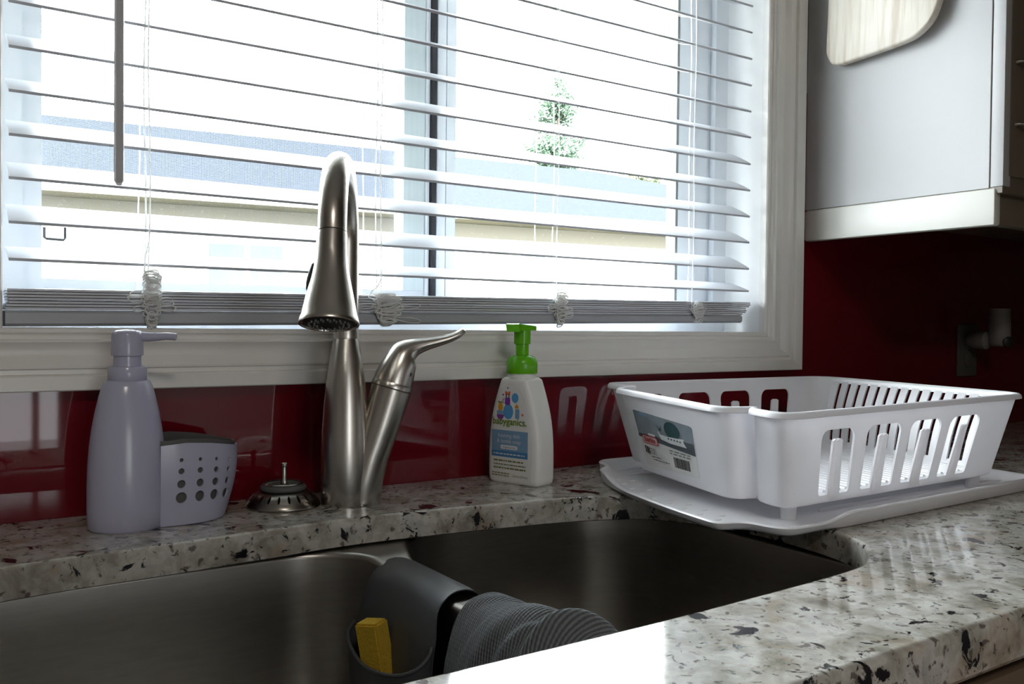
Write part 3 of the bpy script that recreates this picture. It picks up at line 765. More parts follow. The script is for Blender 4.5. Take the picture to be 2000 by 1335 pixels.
decal(S, rrect(.0055, .0850, .0125, .0975, .002), 'b_blue'); decal(S, [(.0045, .0985), (.0115, .0985), (.0105, .1010), (.0080, .1040), (.0055, .1015)], 'b_orange')
decal(S, circ(-.0075, .1240, .0011, 10), 'b_purple'); decal(S, circ(-.0150, .1150, .0013, 10), 'b_purple'); decal(S, circ(.0175, .0905, .0017, 10), 'b_coral')

# ================================================================ DISH RACK AND TRAY
W_, D_ = .49, .34
def quadmap(FLc, FRc, RLc, RRc):
    FLc, FRc, RLc, RRc = (Vector(p) for p in (FLc, FRc, RLc, RRc))
    def f(X, Y):
        a, b = X/W_, Y/D_
        return (FLc*(1-a)+FRc*a)*(1-b)+(RLc*(1-a)+RRc*a)*b
    return f
ZB, ZR = .0245, .123
q_bot = quadmap((.724, -.440, ZB), (1.140, -.432, ZB), (.815, -.105, ZB), (1.185, -.120, ZB))
q_rim = quadmap((.708, -.452, .1195), (1.200, -.434, .1215), (.797, -.078, .1252), (1.236, -.098, .1252))
plan = [(W_, 0), (W_, D_), (-.002, D_), (-.002, .296), (.014, .287), (-.031, .276), (-.031, .064), (.014, .053), (-.002, .044), (-.002, 0)]
rads = [.03, .045, .035, .012, .005, .022, .022, .005, .012, .042]
PL = resample(fillet(plan, rads, 8), .004)
# start the path in the middle of the hidden rear part of the left bulge
k0 = min(range(len(PL)), key=lambda i: (PL[i]-Vector((-.031, .25))).length)
PL = PL[k0:]+PL[:k0]
NP = len(PL)
pdist = [0]
for i in range(NP): pdist.append(pdist[-1]+(PL[(i+1) % NP]-PL[i]).length)
PT = pdist[-1]
def plan_at(s):
    s %= PT; k = min(NP-1, int(s/PT*NP))
    while k > 0 and pdist[k] > s: k -= 1
    while k < NP-1 and pdist[k+1] < s: k += 1
    t = (s-pdist[k])/(pdist[k+1]-pdist[k]); return PL[k].lerp(PL[(k+1) % NP], t)
def rmap(s, v, t):                                      # wall point, v 0..1 up the wall
    P = plan_at(s); a = q_bot(P.x, P.y); b = q_rim(P.x, P.y); p = a.lerp(b, v)
    Q1 = plan_at(s+.003); Q0 = plan_at(s-.003)
    d = q_rim(Q1.x, Q1.y)-q_rim(Q0.x, Q0.y); d.z = 0; d.normalize()
    n = Vector((d.y, -d.x, 0)); bow = 0
    return p+n*t
def s_of(X, Y): return pdist[min(range(NP), key=lambda i: (PL[i]-Vector((X, Y))).length)]
def X_front(x): return (x-.716)/(1.17-.716)*W_
def X_rear(x): return (x-.806)/(1.21-.806)*W_
rack = thing('dish_rack', 'white plastic dish rack standing in its drip tray on the counter', 'dish rack', (.96, -.27, ZB-.012))
holes = []; tines = []
HS = .10
for x0, x1 in ((.770, .828), (.849, .911), (.932, .994), (1.014, 1.080)):
    s0, s1 = s_of(X_front(x0), 0), s_of(X_front(x1), 0); s0, s1 = min(s0, s1), max(s0, s1)
    holes.append(rrect(s0, .075*HS, s1, .80*HS, [.004, .012, .012, .004])); tines.append(((s0+s1)/2, 1))
for x0, x1 in ((.838, .893), (.9184, .976), (.9975, 1.0556), (1.080, 1.138)):
    s0, s1 = s_of(X_rear(x0), D_), s_of(X_rear(x1), D_); s0, s1 = min(s0, s1), max(s0, s1)
    holes.append(rrect(s0, .075*HS, s1, .84*HS, [.004, .012, .012, .004])); tines.append(((s0+s1)/2, -1))
sr0, sr1 = s_of(W_, .030), s_of(W_, D_-.030); sr0, sr1 = min(sr0, sr1), max(sr0, sr1)
holes.append(rrect(sr0, .075*HS, sr1, .93*HS, .003))
m = MB().sheet(rect(0, 0, PT, HS), holes, lambda s, v, t: rmap(s, v/HS, t), .0024, (.006, .012))
basket = m.build('basket_wall', 'rack', rack, smooth=50)
# plate slats closing the right end: each its own piece
n_sl = 15
for k in range(n_sl+1):
    s = lerp(sr0, sr1, k/n_sl); wd = .0062
    rs = []
    for j in range(9):
        v = lerp(.04, .955, j/8); bulge = .005*math.sin(PI*j/8)
        rs.append([rmap(s-wd, v, .0016-bulge), rmap(s-wd*.5, v, .0042-bulge), rmap(s+wd*.5, v, .0042-bulge), rmap(s+wd, v, .0016-bulge), rmap(s+wd, v, -.0014-bulge), rmap(s-wd, v, -.0014-bulge)])
    MB().rings(rs).build('slat', 'rack', rack, smooth=60)
# upright fingers in the arched openings
for s, sg in tines:
    wb_, wt_ = .0120, .0085
    rs = []
    for j in range(9):
        v = lerp(.03, .69, j/8); w = lerp(wb_, wt_, j/8)
        if j == 8: w *= .55
        elif j == 7: v = .672; w *= .97
        rs.append([rmap(s-w, v, .0012), rmap(s-w*.62, v, .0012), rmap(s-w*.5, v, .0032), rmap(s+w*.5, v, .0032), rmap(s+w*.62, v, .0012), rmap(s+w, v, .0012), rmap(s+w, v, -.0012), rmap(s-w, v, -.0012)])
    MB().rings(rs).build('finger', 'rack', rack, smooth=40)
# ribbed floor
m = MB(); fl = resample(PL, .012)
ctr = Vector((.23, .17))
m.rings([[q_bot(p.x, p.y)+Vector((0, 0, z)) for p in fl] for z in (-.0012, .0012)])
m.build('basket_floor', 'rack', rack, smooth=0)
m = MB()
for k in range(30):
    X = .02+k*(W_-.04)/29; r_ = []
    for j in range(2):
        Y = (.03, D_-.03)[j]; c = q_bot(X, Y)
        r_.append([c+Vector((dx, 0, dz)) for dx, dz in ((-.0032, .001), (-.0018, .0034), (.0018, .0034), (.0032, .001))])
    m.rings(r_)
tag(m.build('floor_rib', 'rack', rack, smooth=40), kind='stuff')
# rolled rim
m = MB(); rs = []
lip = [(-.0014, -.0030), (-.0014, .0012), (.0006, .0024), (.0044, .0020), (.0066, -.0002), (.0072, -.0040), (.0062, -.0044), (.0050, -.0012), (.0014, -.0030)]
for i in range(NP):
    s = pdist[i]; rs.append([rmap(s, 1, a)+Vector((0, 0, z)) for a, z in lip])
m.rings(rs, loop=True); m.build('rim', 'rack', rack, smooth=50)
# feet
TZ = .0062
for X, Y in ((.030, .020), (W_-.045, .012), (.030, D_-.02), (W_-.045, D_-.02)):
    c = q_bot(X, Y)
    MB().lathe([(.0068, TZ-.0002), (.0078, TZ+.001), (.0085, ZB+.001)], (c.x, c.y, 0), n=24).build('foot', 'rack', rack)
# printed label on the left wall
sl0 = s_of(-.031, .25)
def llab(s, z, d=.0018):
    v = (z-ZB)/(ZR-ZB); return rmap(s, v, d)
LS0, LS1, LZ0, LZ1 = .055, .158, .044, .108
LS0, LS1, LZ0, LZ1 = .004, .128, .034, .0985
def lq(p, q, d=.0018):
    z = lerp(lerp(.0325, .1010, q), lerp(.0355, .0955, q), p); return llab(lerp(LS0, LS1, p), z, d)
LWm, LHm = .12, .064
def lsheet(poly, d):
    m = MB(); m.sheet([(p*LWm, q*LHm) for p, q in poly], [], lambda x, y, t: lq(x/LWm, y/LHm, d+t), .0002, (.012, .012)); return m
labo = lsheet([(0, 0), (1, 0), (1, .955), (.99, .985), (.965, 1), (.02, 1), (0, .985)], .0016).build('label', 'labelwhite', rack, smooth=0)
labo['label'] = 'printed product label on the end wall'
def lp(name, poly, mat, d): return lsheet(poly, d).build(name, mat, labo, smooth=0)
lp('label_picture', [(0, .52), (.5, .475), (1, .43), (1, .955), (.99, .985), (.965, 1), (.02, 1), (0, .985)], 'l_pic', .0019)
lp('label_picture', [(0, .52), (.5, .475), (1, .43), (1, .66), (.86, .655), (.5, .56), (.36, .60), (.0, .575)], 'l_dark', .0021)
lp('label_picture', [(.66+.135*math.cos(a)*.95, .80+.165*math.sin(a)) for a in [2*PI*i/28 for i in range(28)]], 'l_teal', .0023)
lp('label_picture', [(.40, .72), (.44, .665), (.56, .66), (.86, .70), (.83, .655), (.875, .545), (.60, .545), (.44, .575)], 'b_white', .0025)
for k in range(5): lp('label_picture', rrect(.57+.05*k, .615, .595+.05*k, .645, .004, 2), 'l_dark', .0027)
lp('label_picture', [(.42, .83), (.45, .77), (.48, .84), (.47, .74), (.44, .73)], 'l_dark', .0027)
lp('label_picture', rrect(.20, .585, .33, .625, .015, 3), 'b_white', .0024)
lp('label_picture', [(.09, .97), (.13, .99), (.19, .99), (.25, .96), (.24, .92), (.18, .94), (.12, .92)], 'b_blue', .0022)
def rr2(p0, q0, p1, q1, r): return [(x/LWm, y/LHm) for x, y in rrect(p0*LWm, q0*LHm, p1*LWm, q1*LHm, r)]
lp('logo_plate', rr2(.065, .415, .365, .575, .0042), 'l_red', .0027); lp('logo_plate', rr2(.075, .43, .355, .56, .0036), 'l_pink', .0029)
def ltext(txt, size, p, q, mat, align='CENTER', bold=0, d=.0032, name='label_text'):
    vs, fs = text_mesh(txt, size, align, bold)
    MB().add([lq(p+x/LWm, q+y/LHm, d) for x, y in vs], fs).build(name, mat, labo, smooth=0)
ltext('Sterilite', .0082, .215, .458, 'l_red', bold=.0002, name='logo_text')
for k in range(3):
    for j in range(2):
        x0 = .065+.032*k; y0 = .31-.065*j-.012*k
        m = MB(); m.sheet([((x0+a)*LWm, (y0+b)*LHm) for a, b in ((0, 0), (.014, 0), (.03, .05), (.03, .065), (.012, .06))], [], lambda x, y, t: lq(x/LWm, y/LHm, .0024+t), .0002, .02); m.build('recycling_mark', 'l_black', labo, smooth=0)
def lsmall(p0, p1, q, hgt, mat, seed):
    m = MB()
    def add(a, b, c, d): m.add([lq(a, c, .0030), lq(b, c, .0030), lq(b, d, .0030), lq(a, d, .0030)], [(0, 1, 2, 3)])
    greek(add, p0, p1, q, hgt, seed); tag(m.build('small_print', mat, labo, smooth=0), kind='stuff')
for k in range(4): lsmall(.18, .29, .33-.03*k, .014, 'l_grey', 10+k)
lsmall(.18, .36, .185, .014, 'l_black', 15); lsmall(.20, .52, .135, .014, 'l_black', 16)
lsmall(.56, .92, .395, .024, 'l_grey', 17); lsmall(.56, .92, .345, .024, 'l_grey', 18)
random.seed(4); x = .60
while x < .87:
    w = random.choice((.005, .007, .012)); lp('barcode_bar', [(x, .10), (x+w, .10), (x+w, .295), (x, .295)], 'l_black', .0024); x += w+random.choice((.006, .009, .013))

# drip tray
tray = thing('drip_tray', 'white plastic drip tray under the dish rack overhanging the sink', 'drip tray', (.96, -.26, 0))
t_out = [(.698, -.466), (1.208, -.455), (1.262, -.058), (.795, -.052), (.777, -.098), (.752, -.112), (.713, -.185), (.688, -.26), (.671, -.335), (.660, -.410), (.690, -.416)]
trp = resample(fillet(t_out, [.034, .02, .03, .030, .020, .02, .05, .05, .05, .022, .020], 8), .005)
trp = [(p.x, p.y) for p in trp]
def tl(p):  # the tongue on the sink side is a little lower
    return sm(p[0]-(-.2*(p[1]+.26)+.70), [(-.02, 0), (.02, .0), (.06, 1), (.1, 1)])
def tring(d, z, zl): return [Vector((x, y, lerp(zl, z, tl(b)))) for (x, y), b in zip(grow(trp, d), trp)]
sgn = sum(trp[i-1][0]*trp[i][1]-trp[i][0]*trp[i-1][1] for i in range(len(trp)))
sgn = 1 if sgn > 0 else -1
prof_t = [(-.020, .0003, .0003), (-.006, .0003, .0018), (-.003, .0020, .0040), (-.0010, .0130, .0078), (0, .0152, .0095), (-.0015, .0168, .0108), (-.0045, .0170, .0110), (-.0075, .0145, .0095), (-.0120, .0085, .0070), (-.0180, .0065, .0062), (-.030, .0060, .0060), (-.05, .0060, .0060)]
m = MB(); rs = [tring(sgn*d, z, zl) for d, z, zl in prof_t]
m.rings(rs[:-2], cap0=False, cap1=False); m.cap(rs[0]); m.cap(rs[-3]); m.build('tray_body', 'tray', tray, smooth=60)
m = MB()
for k in range(9):
    for j in range(2):
        Y = -.385+k*.030+(.012 if j else 0)
        X = pw(Y, [(-.41, .660), (-.335, .671), (-.26, .688), (-.185, .713), (-.112, .752)])+.024+.018*j
        m.lathe([(.0048, 0), (.0040, .0011), (.002, .0016)], (X, Y, .0060), n=10, sy=.55)
tag(m.build('raised_dot', 'tray', tray), kind='stuff')
m = MB()
for Y in (-.412, -.374, -.13, -.095):
    MB().tube([(.80-.1*(Y+.26), Y, .0060), (.82, Y, .0066), (1.16, Y, .0066), (1.19, Y, .0060)], [.0015, .0034, .0034, .0015], 8).build('tray_ridge', 'tray', tray)

# ================================================================ SILICONE CADDY, SPONGE, CLOTH
hol = thing('sink_caddy', 'dark grey silicone saddle caddy hung over the sink divider', 'sink caddy', (.39, -.28, -.05))
# saddle: centre line over the divider (x, z, rear y, front y)
sad = [(.4485, -.110, -.245, -.325), (.4470, -.085, -.235, -.335), (.4430, -.058, -.225, -.333), (.4350, -.038, -.216, -.336), (.4225, -.0262, -.210, -.338), (.4080, -.0225, -.207, -.339), (.3935, -.0262, -.206, -.340), (.3820, -.0380, -.204, -.342), (.3760, -.058, -.200, -.350), (.3735, -.080, -.194, -.349), (.3725, -.110, -.190, -.348), (.372, -.150, -.192, -.345), (.372, -.190, -.200, -.340)]
sq = cr([Vector((a, 0, b-.0115)) for a, b, c, d in sad], 4); ry = cr([Vector((c, d, 0)) for a, b, c, d in sad], 4)
m = MB(); n_ = len(sq); rs = []
for i in range(n_):
    t = (sq[min(n_-1, i+1)]-sq[max(0, i-1)]).normalized(); nn = Vector((t.z, 0, -t.x))
    th = .0013; y0, y1 = ry[i].x, ry[i].y; K = 10; r = []
    for k in range(K+1): r.append(Vector((sq[i].x, lerp(y0, y1, k/K), sq[i].z))+nn*th*(1 if 0 < k < K else .4))
    for k in range(K, -1, -1): r.append(Vector((sq[i].x, lerp(y0, y1, k/K), sq[i].z))-nn*th*(1 if 0 < k < K else .4))
    rs.append(r)
m.rings(rs); m.build('saddle_strap', 'silicone', hol, smooth=60)
pk = [(.3705, -.190, -.098), (.3580, -.203, -.103), (.3465, -.236, -.106), (.3415, -.272, -.109), (.3425, -.305, -.107), (.3490, -.332, -.102), (.3590, -.347, -.094), (.3690, -.350, -.084), (.3730, -.349, -.076)]
pr = cr([Vector(p) for p in pk], 6); c_ = Vector((.372, -.27, 0))
m = MB(); rs = []; npk = len(pr)
for f, zb in ((0, None), (.35, None), (.7, None), (.95, None), (1, None)):
    o_, i_ = [], []
    for k, p in enumerate(pr):
        z = lerp(p.z, -.195, f); sh = 1-.18*f-(.25 if f == 1 else 0)
        q = Vector((c_.x+(p.x-c_.x)*sh, c_.y+(p.y-c_.y)*sh, z)); t = (pr[min(npk-1, k+1)]-pr[max(0, k-1)]); nn = Vector((-t.y, t.x, 0)).normalized()
        o_.append(q-nn*.0011); i_.append(q+nn*.0011)
    rs.append(o_+i_[::-1])
m.rings(rs); m.build('pocket', 'silicone', hol, smooth=60)
m = MB().tube([p+Vector((0, 0, .0004)) for p in pr], .0019, 10); m.build('pocket_rim', 'silicone', hol, smooth=60)
# sponge
def rounded_box(cx, U, V, W, r=.002):
    bm = bmesh.new(); bmesh.ops.create_cube(bm, size=1)
    for v in bm.verts: v.co = Vector((v.co.x*U[1], v.co.y*V[1], v.co.z*W[1]))
    bmesh.ops.bevel(bm, geom=bm.edges[:], offset=r, segments=2, affect='EDGES')
    mt = Matrix((U[0], V[0], W[0])).transposed().to_4x4(); mt.translation = cx
    return MB().bm(bm, mt)
sW = Vector((-.14, .095, .98)).normalized(); sU = Vector((.45, -.89, 0)); sU = (sU-sW*sU.dot(sW)).normalized(); sV = sW.cross(sU)
sq_ = rounded_box(Vector((.3640, -.2660, -.133)), (sU, .026), (sV, .020), (sW, .118)).build('sponge', 'sponge', None, smooth=40)
tag(sq_, 'yellow cellulose sponge standing in the grey silicone sink caddy', 'sponge')
# dish cloth draped over the divider
rnd = random.Random(7)
cp = [(.356, -.190), (.360, -.150), (.3655, -.105), (.371, -.070), (.3785, -.043), (.390, -.026), (.406, -.019), (.424, -.022), (.437, -.034), (.4445, -.055), (.449, -.085), (.451, -.115)]
cu = cr([Vector((a, 0, b-.0125)) for a, b in cp], 6); NU = len(cu); NV = 60
def fold(u, v):
    a = v*.9-u*.55
    h = .0065*max(0, math.sin(a*15+.5))**1.5+.004*max(0, math.sin(a*27+1.9))**2+.0025*math.sin(u*9+v*4)
    h += .016*math.exp(-((v-.80-.10*(u-.6))/.085)**2)*min(1, max(0, (u-.30)/.2))
    h -= .007*math.exp(-((v-.60)/.055)**2)*min(1, max(0, (u-.35)/.2))
    return h
top, botm = [], []; uvs = []
for j in range(NV+1):
    v = j/NV
    ra, rb = [], []
    for i in range(NU):
        u = i/(NU-1); t = (cu[min(NU-1, i+1)]-cu[max(0, i-1)]).normalized(); nn = Vector((t.z*-1, 0, t.x)) if False else Vector((-t.z, 0, t.x))
        y = -.384-.158*v+.008*math.sin(u*PI)*(1-v)+.018*(1-u)*v-.012*abs(u-.5)*(1-v)
        p = Vector((cu[i].x, y, cu[i].z)); env = .35+.65*min(1, 5*v)*1
        ra.append(p+nn*(.0034+fold(u, v)*env)); rb.append(p+nn*.0012)
    top.append(ra); botm.append(rb)
m = MB(); n0 = NU
vs = [p for r in top for p in r]+[p for r in botm for p in r]; fs = []
B0 = (NV+1)*NU
for j in range(NV):
    for i in range(NU-1):
        a = j*NU+i; fs.append((a, a+1, a+NU+1, a+NU)); fs.append((B0+a+NU, B0+a+NU+1, B0+a+1, B0+a))
for j in range(NV):
    a = j*NU; fs.append((a, a+NU, B0+a+NU, B0+a)); a = j*NU+NU-1; fs.append((a+NU, a, B0+a, B0+a+NU))
for i in range(NU-1):
    fs.append((i+1, i, B0+i, B0+i+1)); a = NV*NU+i; fs.append((a, a+1, B0+a+1, B0+a))
cl = m.add(vs, fs).build('dish_cloth', 'knit', None, smooth=80)
uvl = cl.data.uv_layers.new(name='UVMap')
for lo in cl.data.loops:
    k = lo.vertex_index % B0; uvl.data[lo.index].uv = ((k % NU)/NU*1.6, (k//NU)/NV*1.9+.35*(k % NU)/NU)
tag(cl, 'grey ribbed knit dishcloth draped over the sink divider beside the caddy', 'dishcloth')

# ================================================================ WINDOW BLIND
bl = thing('window_blind', 'white horizontal slat blind lowered over the kitchen window', 'blind', (.62, .022, .2))
BXL, BXR = .0775, 1.1655
MB().box((BXL, -.004, .965), (BXR, .052, 1.015), .003).build('head_rail', 'rail', bl)
def slat(zf, tilt, xl=BXL, xr=BXR, slope=0, nm='slat', th=.0030):
    w = .050; cross = []
    K = 6
    for k in range(K+1):
        a = -w/2+w*k/K; cross.append((a, th/2+.0012*(1-(2*a/w)**2)))
    for k in range(K, -1, -1):
        a = -w/2+w*k/K; cross.append((a, -th/2+.0012*(1-(2*a/w)**2)))
    ct, s_ = math.cos(R(tilt)), math.sin(R(tilt))
    zc = zf+.025*s_; yc = -.0005+.025*ct
    rs = []
    for x in (xl, xr):
        dz = slope*(x-.6); rs.append([Vector((x, yc+a*ct-b*s_, zc+a*s_+b*ct+dz)) for a, b in cross])
    return MB().rings(rs).build(nm, 'slat', bl, smooth=50)
rr_ = random.Random(3)
zl_ = [(.2662, 17.0), (.3035, 25.5), (.3478, 25), (.3912, 25.5), (.4350, 25), (.4790, 27), (.5238, 23.5), (.5670, 21.5), (.6105, 22), (.6545, 23), (.6985, 23), (.7425, 24)]
z = .7425
while z < .93: z += .0440; zl_.append((z, 24+rr_.uniform(-1.5, 1.5)))
for z, t in zl_: slat(z, t)
for k in range(7):
    slat(.2221+.00305*k+(.0004 if k > 2 else 0), rr_.uniform(-.3, .3), BXL-.002+rr_.uniform(-.001, .002), (1.150, 1.158, 1.160, 1.158, 1.166, 1.170, 1.169)[k]+.001, .0098, th=.0022)
m = MB(); rs = []
for x, zb, zt in ((.0742, .1985, .2150), (1.148, .2130, .2262)):
    rs.append([Vector((x, y, z)) for y, z in ((.001, zb), (-.003, zb+.003), (-.003, zt-.003), (.001, zt), (.046, zt), (.049, zt-.003), (.049, zb+.003), (.046, zb))])
m.rings(rs).build('bottom_rail', 'rail', bl, smooth=30)
cordx = [.2100, .4850, .7612, 1.0310]
for k, x in enumerate(cordx):
    wob = lambda z, a: x+.0012*math.sin(z*23+k*2+a)
    zlow = .235
    for nm, y, r, dx in (('ladder_cord', -.0035, .0008, .0), ('ladder_cord', .0515, .0008, 0.0), ('lift_cord', .004, .00095, -.003)):
        pts = [(wob(z, y*90)+dx, y, z) for z in [zlow+(.965-zlow)*i/24 for i in range(25)]]
        MB().tube(pts, r, 6).build(nm, 'cord', bl)
    # rungs under the slats
    m = MB()
    for z, t in zl_: m.tube([(x, -.0035, z-.001), (x, .024, z+.0065), (x, .0515, z+.018)], .0005, 5)
    m.build('ladder_rung', 'cord', bl)
def bundle(x, n, zc, hz, wx, y=-.0075, loops=True, seed=0, flatr=.0008):
    g = random.Random(seed); m = MB()
    for k in range(n):
        f = k/(n-1); z = zc+hz*(f-.5)*2*.92+g.uniform(-.002, .002)
        env = math.sin(PI*min(1, .25+.7*(1-f)))
        w = wx*(.55+.5*g.random())*(.35+.65*env); tw = g.uniform(-.5, .5)
        pts = []
        for i in range(14):
            a = 2*PI*i/14; dx = w*math.cos(a); dz = .0032*math.sin(a)*(1+g.random()*.3)
            pts.append((x+dx*math.cos(tw)-dz*math.sin(tw)+g.uniform(-.0003, .0003), y-.0040*math.sin(a+k)-.001*env*2, z+dx*math.sin(tw)*.5+dz))
        m.tube(pts, flatr, 6, loop=True)
    if loops:
        for sgn_ in (-1, 1):
            for k in range(loops if isinstance(loops, int) and loops > 1 else 3):
                z0 = zc-hz*.1+g.uniform(-.010, .011); L_ = wx*g.uniform(1.5, 2.1); tl_ = g.uniform(-.45, .35)
                pts = []
                for i in range(16):
                    a = 2*PI*i/16; lx_ = L_*(.5+.5*math.cos(a)); lz = .0042*math.sin(a)*(.35+.65*(lx_/L_))
                    pts.append((x+sgn_*(wx*.35+lx_*math.cos(tl_)), y-.002-.002*math.sin(a), z0+lx_*math.sin(tl_)*sgn_*-.3+lz))
                m.tube(pts, .0006, 6, loop=True)
    return tag(m.build('cord_bundle', 'cord', bl, smooth=60), kind='stuff')
bundle(.2120, 52, .2285, .0310, .0105, loops=4, seed=1)
bundle(.4925, 26, .2240, .0185, .0215, loops=2, seed=2, flatr=.0013)
bundle(.7640, 40, .2290, .0235, .0110, loops=4, seed=3)
bundle(1.0385, 30, .2285, .0135, .0130, loops=False, seed=5)
MB().tube([(.4850, -.006, .262), (.4790, -.009, .252), (.4690, -.010, .244), (.4660, -.010, .238), (.4720, -.010, .236), (.4830, -.010, .233), (.4900, -.010, .229)], .0008, 6).build('lift_cord', 'cord', bl)
MB().tube([(.2090, -.006, .290), (.2055, -.009, .275), (.2040, -.010, .262), (.2075, -.010, .252), (.2060, -.010, .246)], .0008, 6).build('lift_cord', 'cord', bl)
w_ = MB().lathe([(.0026, -.0008), (.0046, .0020), (.0050, .0028), (.0050, .03), (.0047, .62)], (.1750, -.030, .348), n=8).build('tilt_wand', 'wand', bl, smooth=20); w_['label'] = 'grey faceted tilt wand'
MB().tube([(.175, -.030, .966), (.175, -.022, .978), (.175, -.006, .982)], .0016, 8).build('wand_hook', 'wand', bl)
MB().lathe([(.0020, -.0022), (.0032, -.0010), (.0030, .0005)], (.1750, -.030, .348), n=12).build('wand_tip', 'cord', bl)

# ================================================================ UPPER CABINET, BOARD, OUTLET
ux = 1.3090
uc = thing('wall_cabinet', 'upper kitchen cabinet with pale side panel and taupe door beside window', 'cabinet', (1.75, -.17, .358))
MB().box((ux+.002, -.344, .405), (2.25, -.0005, 1.20), .0005).build('carcass', 'cabdoor', uc, smooth=0)
MB().box((ux, -.3250, .4135), (ux+.004, -.0005, 1.20), .0004).build('side_panel', 'cabwhite', uc, smooth=0)['label'] = 'pale grey laminate side panel'
MB().box((ux, -.3455, .4145), (ux+.020, -.3272, 1.20), .0008).build('front_stile', 'cabwhite', uc)
for x in (1.3245, 1.7905):
    d = MB().box((x, -.3470, .430), (x+.458, -.3435, 1.18), .0015).build('door', 'cabdoor', uc)
    MB().sheet(rect(x+.055, .485, x+.403, 1.125), [rect(x+.062, .492, x+.396, 1.118)], lambda a, b, t: Vector((a, -.3475+t, b)), .003, 1).build('door_moulding', 'cabdoor', d, smooth=0)
d0 = [o_ for o_ in uc.children if o_.name.startswith('door')][0]
for z in (.597, .506):
    m = MB().tube([(1.3380, -.3468, z), (1.3390, -.3510, z), (1.349, -.3580, z), (1.379, -.3630, z), (1.409, -.3580, z), (1.419, -.3510, z), (1.420, -.3468, z)], [(.0035, .0045)]+[(.0022, .0040)]*5+[(.0035, .0045)], 12)
    m.build('cabinet_pull', 'bronze', d0, smooth=60)
MB().box((ux-.002, -.335, .3585), (ux+.016, -.0005, .4125), .0035).build('valance', 'valance', uc)['label'] = 'cream valance board under the side'
MB().box((ux+.016, -.3345, .3590), (2.25, -.3170, .4120), .003).build('valance', 'cabdoor', uc)
# cutting board hanging on the side panel
bt = .016; xb = ux-.0255
out_b = [(-.0615, .98), (-.0600, .80), (-.0568, .690), (-.0580, .668), (-.0665, .6525), (-.0800, .6470), (-.0980, .6470), (-.150, .6500), (-.195, .6535), (-.2200, .6590), (-.2420, .6740), (-.2540, .695), (-.2585, .720), (-.2600, .80), (-.2585, .98), (-.245, 1.005), (-.20, 1.015), (-.12, 1.015), (-.075, 1.005)]
ob = [(p.x, p.y) for p in cr([Vector((a, b, 0)) for a, b in out_b], 4, True)]
m = MB()
sg_ = sum(ob[i-1][0]*ob[i][1]-ob[i][0]*ob[i-1][1] for i in range(len(ob))); sg_ = 1 if sg_ > 0 else -1
rs = []
for d_, xx in ((-.004, 0), (-.0012, .0012), (0, .004), (0, bt-.004), (-.0012, bt-.0012), (-.004, bt)):
    rs.append([Vector((xb-0+xx, y, z)) for y, z in grow(ob, sg_*d_)])
bd = m.rings(rs).build('cutting_board', 'wood', None, smooth=50)
tag(bd, 'pale wooden cutting board with rounded corners hanging on the cabinet side', 'cutting board')
MB().lathe([(.004, 0), (.004, .0110)], (ux-.0105, -.16, .985), (1, 0, 0), n=12).build('hanging_peg', 'bronze', bd)
# outlet and plug-in device on the backsplash
ol = thing('wall_outlet', 'dim outlet cover plate on the backsplash under the wall cabinet', 'outlet', (1.836, -.003, .162))
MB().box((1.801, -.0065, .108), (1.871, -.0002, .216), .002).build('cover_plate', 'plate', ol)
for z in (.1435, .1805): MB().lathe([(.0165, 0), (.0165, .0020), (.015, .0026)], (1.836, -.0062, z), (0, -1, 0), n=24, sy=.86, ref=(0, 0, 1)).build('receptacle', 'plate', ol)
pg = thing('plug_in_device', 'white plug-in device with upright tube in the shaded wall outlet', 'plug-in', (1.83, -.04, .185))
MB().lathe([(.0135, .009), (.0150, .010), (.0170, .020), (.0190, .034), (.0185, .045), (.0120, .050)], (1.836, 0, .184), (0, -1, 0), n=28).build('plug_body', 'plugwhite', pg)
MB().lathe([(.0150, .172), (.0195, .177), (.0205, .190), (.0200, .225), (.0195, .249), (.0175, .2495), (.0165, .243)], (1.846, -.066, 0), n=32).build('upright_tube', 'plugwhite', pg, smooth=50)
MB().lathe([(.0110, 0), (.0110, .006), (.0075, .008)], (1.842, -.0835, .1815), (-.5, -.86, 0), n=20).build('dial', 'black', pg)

# ================================================================ OUTSIDE
gl = -1.25
o = MB().box((-25, .6, gl-.1), (40, 60, gl)).build('lawn', 'lawn', smooth=0); tag(o, kind='structure')
hdv = Vector((math.sin(R(97)), math.cos(R(97)), 0)); hbk = Vector((-hdv.y, hdv.x, 0)); P0 = Vector((3.55, 8.32, 0))
def H(s, b, z): return P0+hdv*s+hbk*b+Vector((0, 0, z))
hs = thing('neighbour_house', 'cream sided bungalow with grey shingle roof beyond the kitchen window', 'house', H(2, 3, gl))
def hbox(s0, b0, z0, s1, b1, z1):
    return MB().rings([[H(s0, b0, z), H(s1, b0, z), H(s1, b1, z), H(s0, b1, z)] for z in (z0, z1)]) if False else MB().rings([[H(s0, b0, z0), H(s1, b0, z0), H(s1, b1, z0), H(s0, b1, z0)], [H(s0, b0, z1), H(s1, b0, z1), H(s1, b1, z1), H(s0, b1, z1)]])
SL, SR = -9, 11.5
m = MB(); K = 16; pz = []
for k in range(K): pz += [(0 if k else 0, gl+(1.46-gl)*k/K), (.0, 0)][:1]
lap = []
for k in range(K):
    z0 = gl+(1.46-gl)*k/K; z1 = gl+(1.46-gl)*(k+1)/K; lap += [(-.025, z0), (-.003, z1)]
lap += [(6.4, 1.46), (6.4, gl)]
m.rings([[H(s, b, z) for b, z in lap] for s in (SL, SR)]); m.build('siding_wall', 'siding', hs, smooth=0)
m = MB(); RZ = 2.83
SH = 5.6
V_ = [H(SL-.3, -.5, 1.5), H(SR+.3, -.5, 1.5), H(SR+.3, 6.9, 1.5), H(SL-.3, 6.9, 1.5), H(SL-.3, 3.2, RZ), H(SH, 3.2, RZ)]
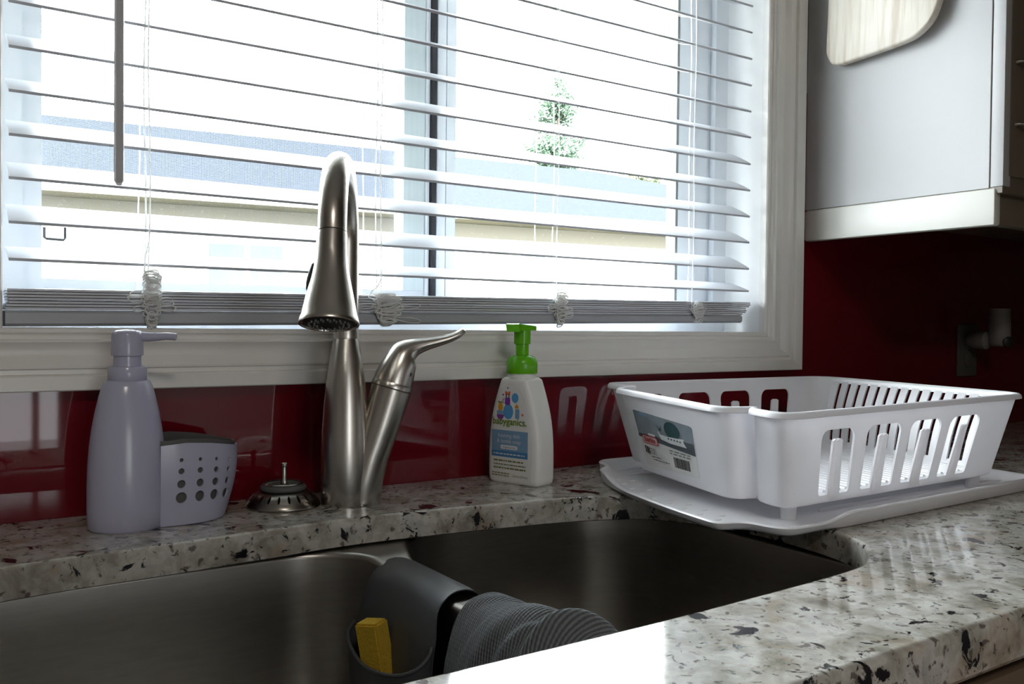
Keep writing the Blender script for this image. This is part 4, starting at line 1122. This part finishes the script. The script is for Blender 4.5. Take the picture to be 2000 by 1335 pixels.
V_ += [v-Vector((0, 0, .06)) for v in V_]
m.add(V_, [(0, 1, 5, 4), (1, 2, 5), (2, 3, 4, 5), (3, 0, 4), (6, 7, 11, 10), (7, 8, 11), (8, 9, 10, 11), (9, 6, 10), (0, 1, 7, 6), (1, 2, 8, 7), (2, 3, 9, 8), (3, 0, 6, 9)]); m.build('roof', 'shingle', hs, smooth=0)
hbox(SL-.2, -.035, 1.24, SR+.2, -.026, 1.40).build('eave_shade_strip', 'eave_shade', hs, smooth=0)  # tan strip added as the eave's shade on the siding
hbox(SL-.3, -.56, 1.40, SR+.3, -.45, 1.52).build('gutter', 'soffit', hs, smooth=0)
hbox(SL-.3, -.46, 1.40, SR+.3, .02, 1.43).build('soffit', 'eave_shade', hs, smooth=0)
for s0, s1, z0, z1, two in ((-1.03, -.28, .50, 1.02, False), (2.18, 2.94, .72, 1.14, True)):
    w = hbox(s0-.05, -.05, z0-.05, s1+.05, -.028, z1+.05).build('window_frame', 'soffit', hs, smooth=0)
    md = (s0+s1)/2+.02
    hbox(s0, -.058, z0, md-.04, -.049, z1).build('pane', 'blind_tan' if two else 'farglass', w, smooth=0)
    hbox(md+.02, -.058, z0, s1, -.049, z1).build('pane', 'farglass', w, smooth=0)
def tree(name, label, x, y, h, w, n, leaf, conic, z0=1.0, seed=0):
    g = random.Random(seed); t = thing(name, label, 'tree', (x, y, gl))
    MB().tube([(x, y, gl), (x+.03, y, gl+(h-gl)*.5), (x, y, h-.25)], [.13, .08, .01], 8).build('trunk', 'bark', t)
    m = MB()
    for k in range(9):
        zz = lerp(z0+.2, h-.6, k/8); a = g.uniform(0, 6.28); L_ = w*(1-(zz-z0)/(h-z0)*conic)*.8
        m.tube([(x, y, zz-.1), (x+math.cos(a)*L_, y+math.sin(a)*L_, zz+.25)], [.03, .008], 5)
    m.build('branch', 'bark', t)
    m = MB(); cl_ = []
    for k in range(46):
        zz = g.uniform(z0, h); r = w*(1-conic*(zz-z0)/(h-z0))*math.sqrt(g.random()); a = g.uniform(0, 6.28)
        cl_.append(Vector((x+r*math.cos(a), y+r*math.sin(a), zz)))
    for k in range(n):
        c = g.choice(cl_); p = c+Vector((g.gauss(0, .13), g.gauss(0, .13), g.gauss(0, .13)))
        s_ = g.uniform(.03, .07); a = Vector((g.uniform(-1, 1), g.uniform(-1, 1), g.uniform(-1, 1))).normalized(); b = a.orthogonal().normalized()
        m.add([p-a*s_, p+b*s_*.5, p+a*s_, p-b*s_*.5], [(0, 1, 2, 3)])
    tag(m.build('foliage', leaf, t, smooth=0), kind='stuff')
tree('leafy_tree', 'tall sparse green tree rising above the roof ridge next door', 12.05, 15.2, 5.85, .80, 15000, 'leaf', .62, 2.2, 1)
tree('leafy_tree', 'low yellow green tree behind the right end of the roof', 14.6, 15.3, 4.0, .85, 7000, 'leaf2', .35, 1.5, 2)
bpy.context.view_layer.update()
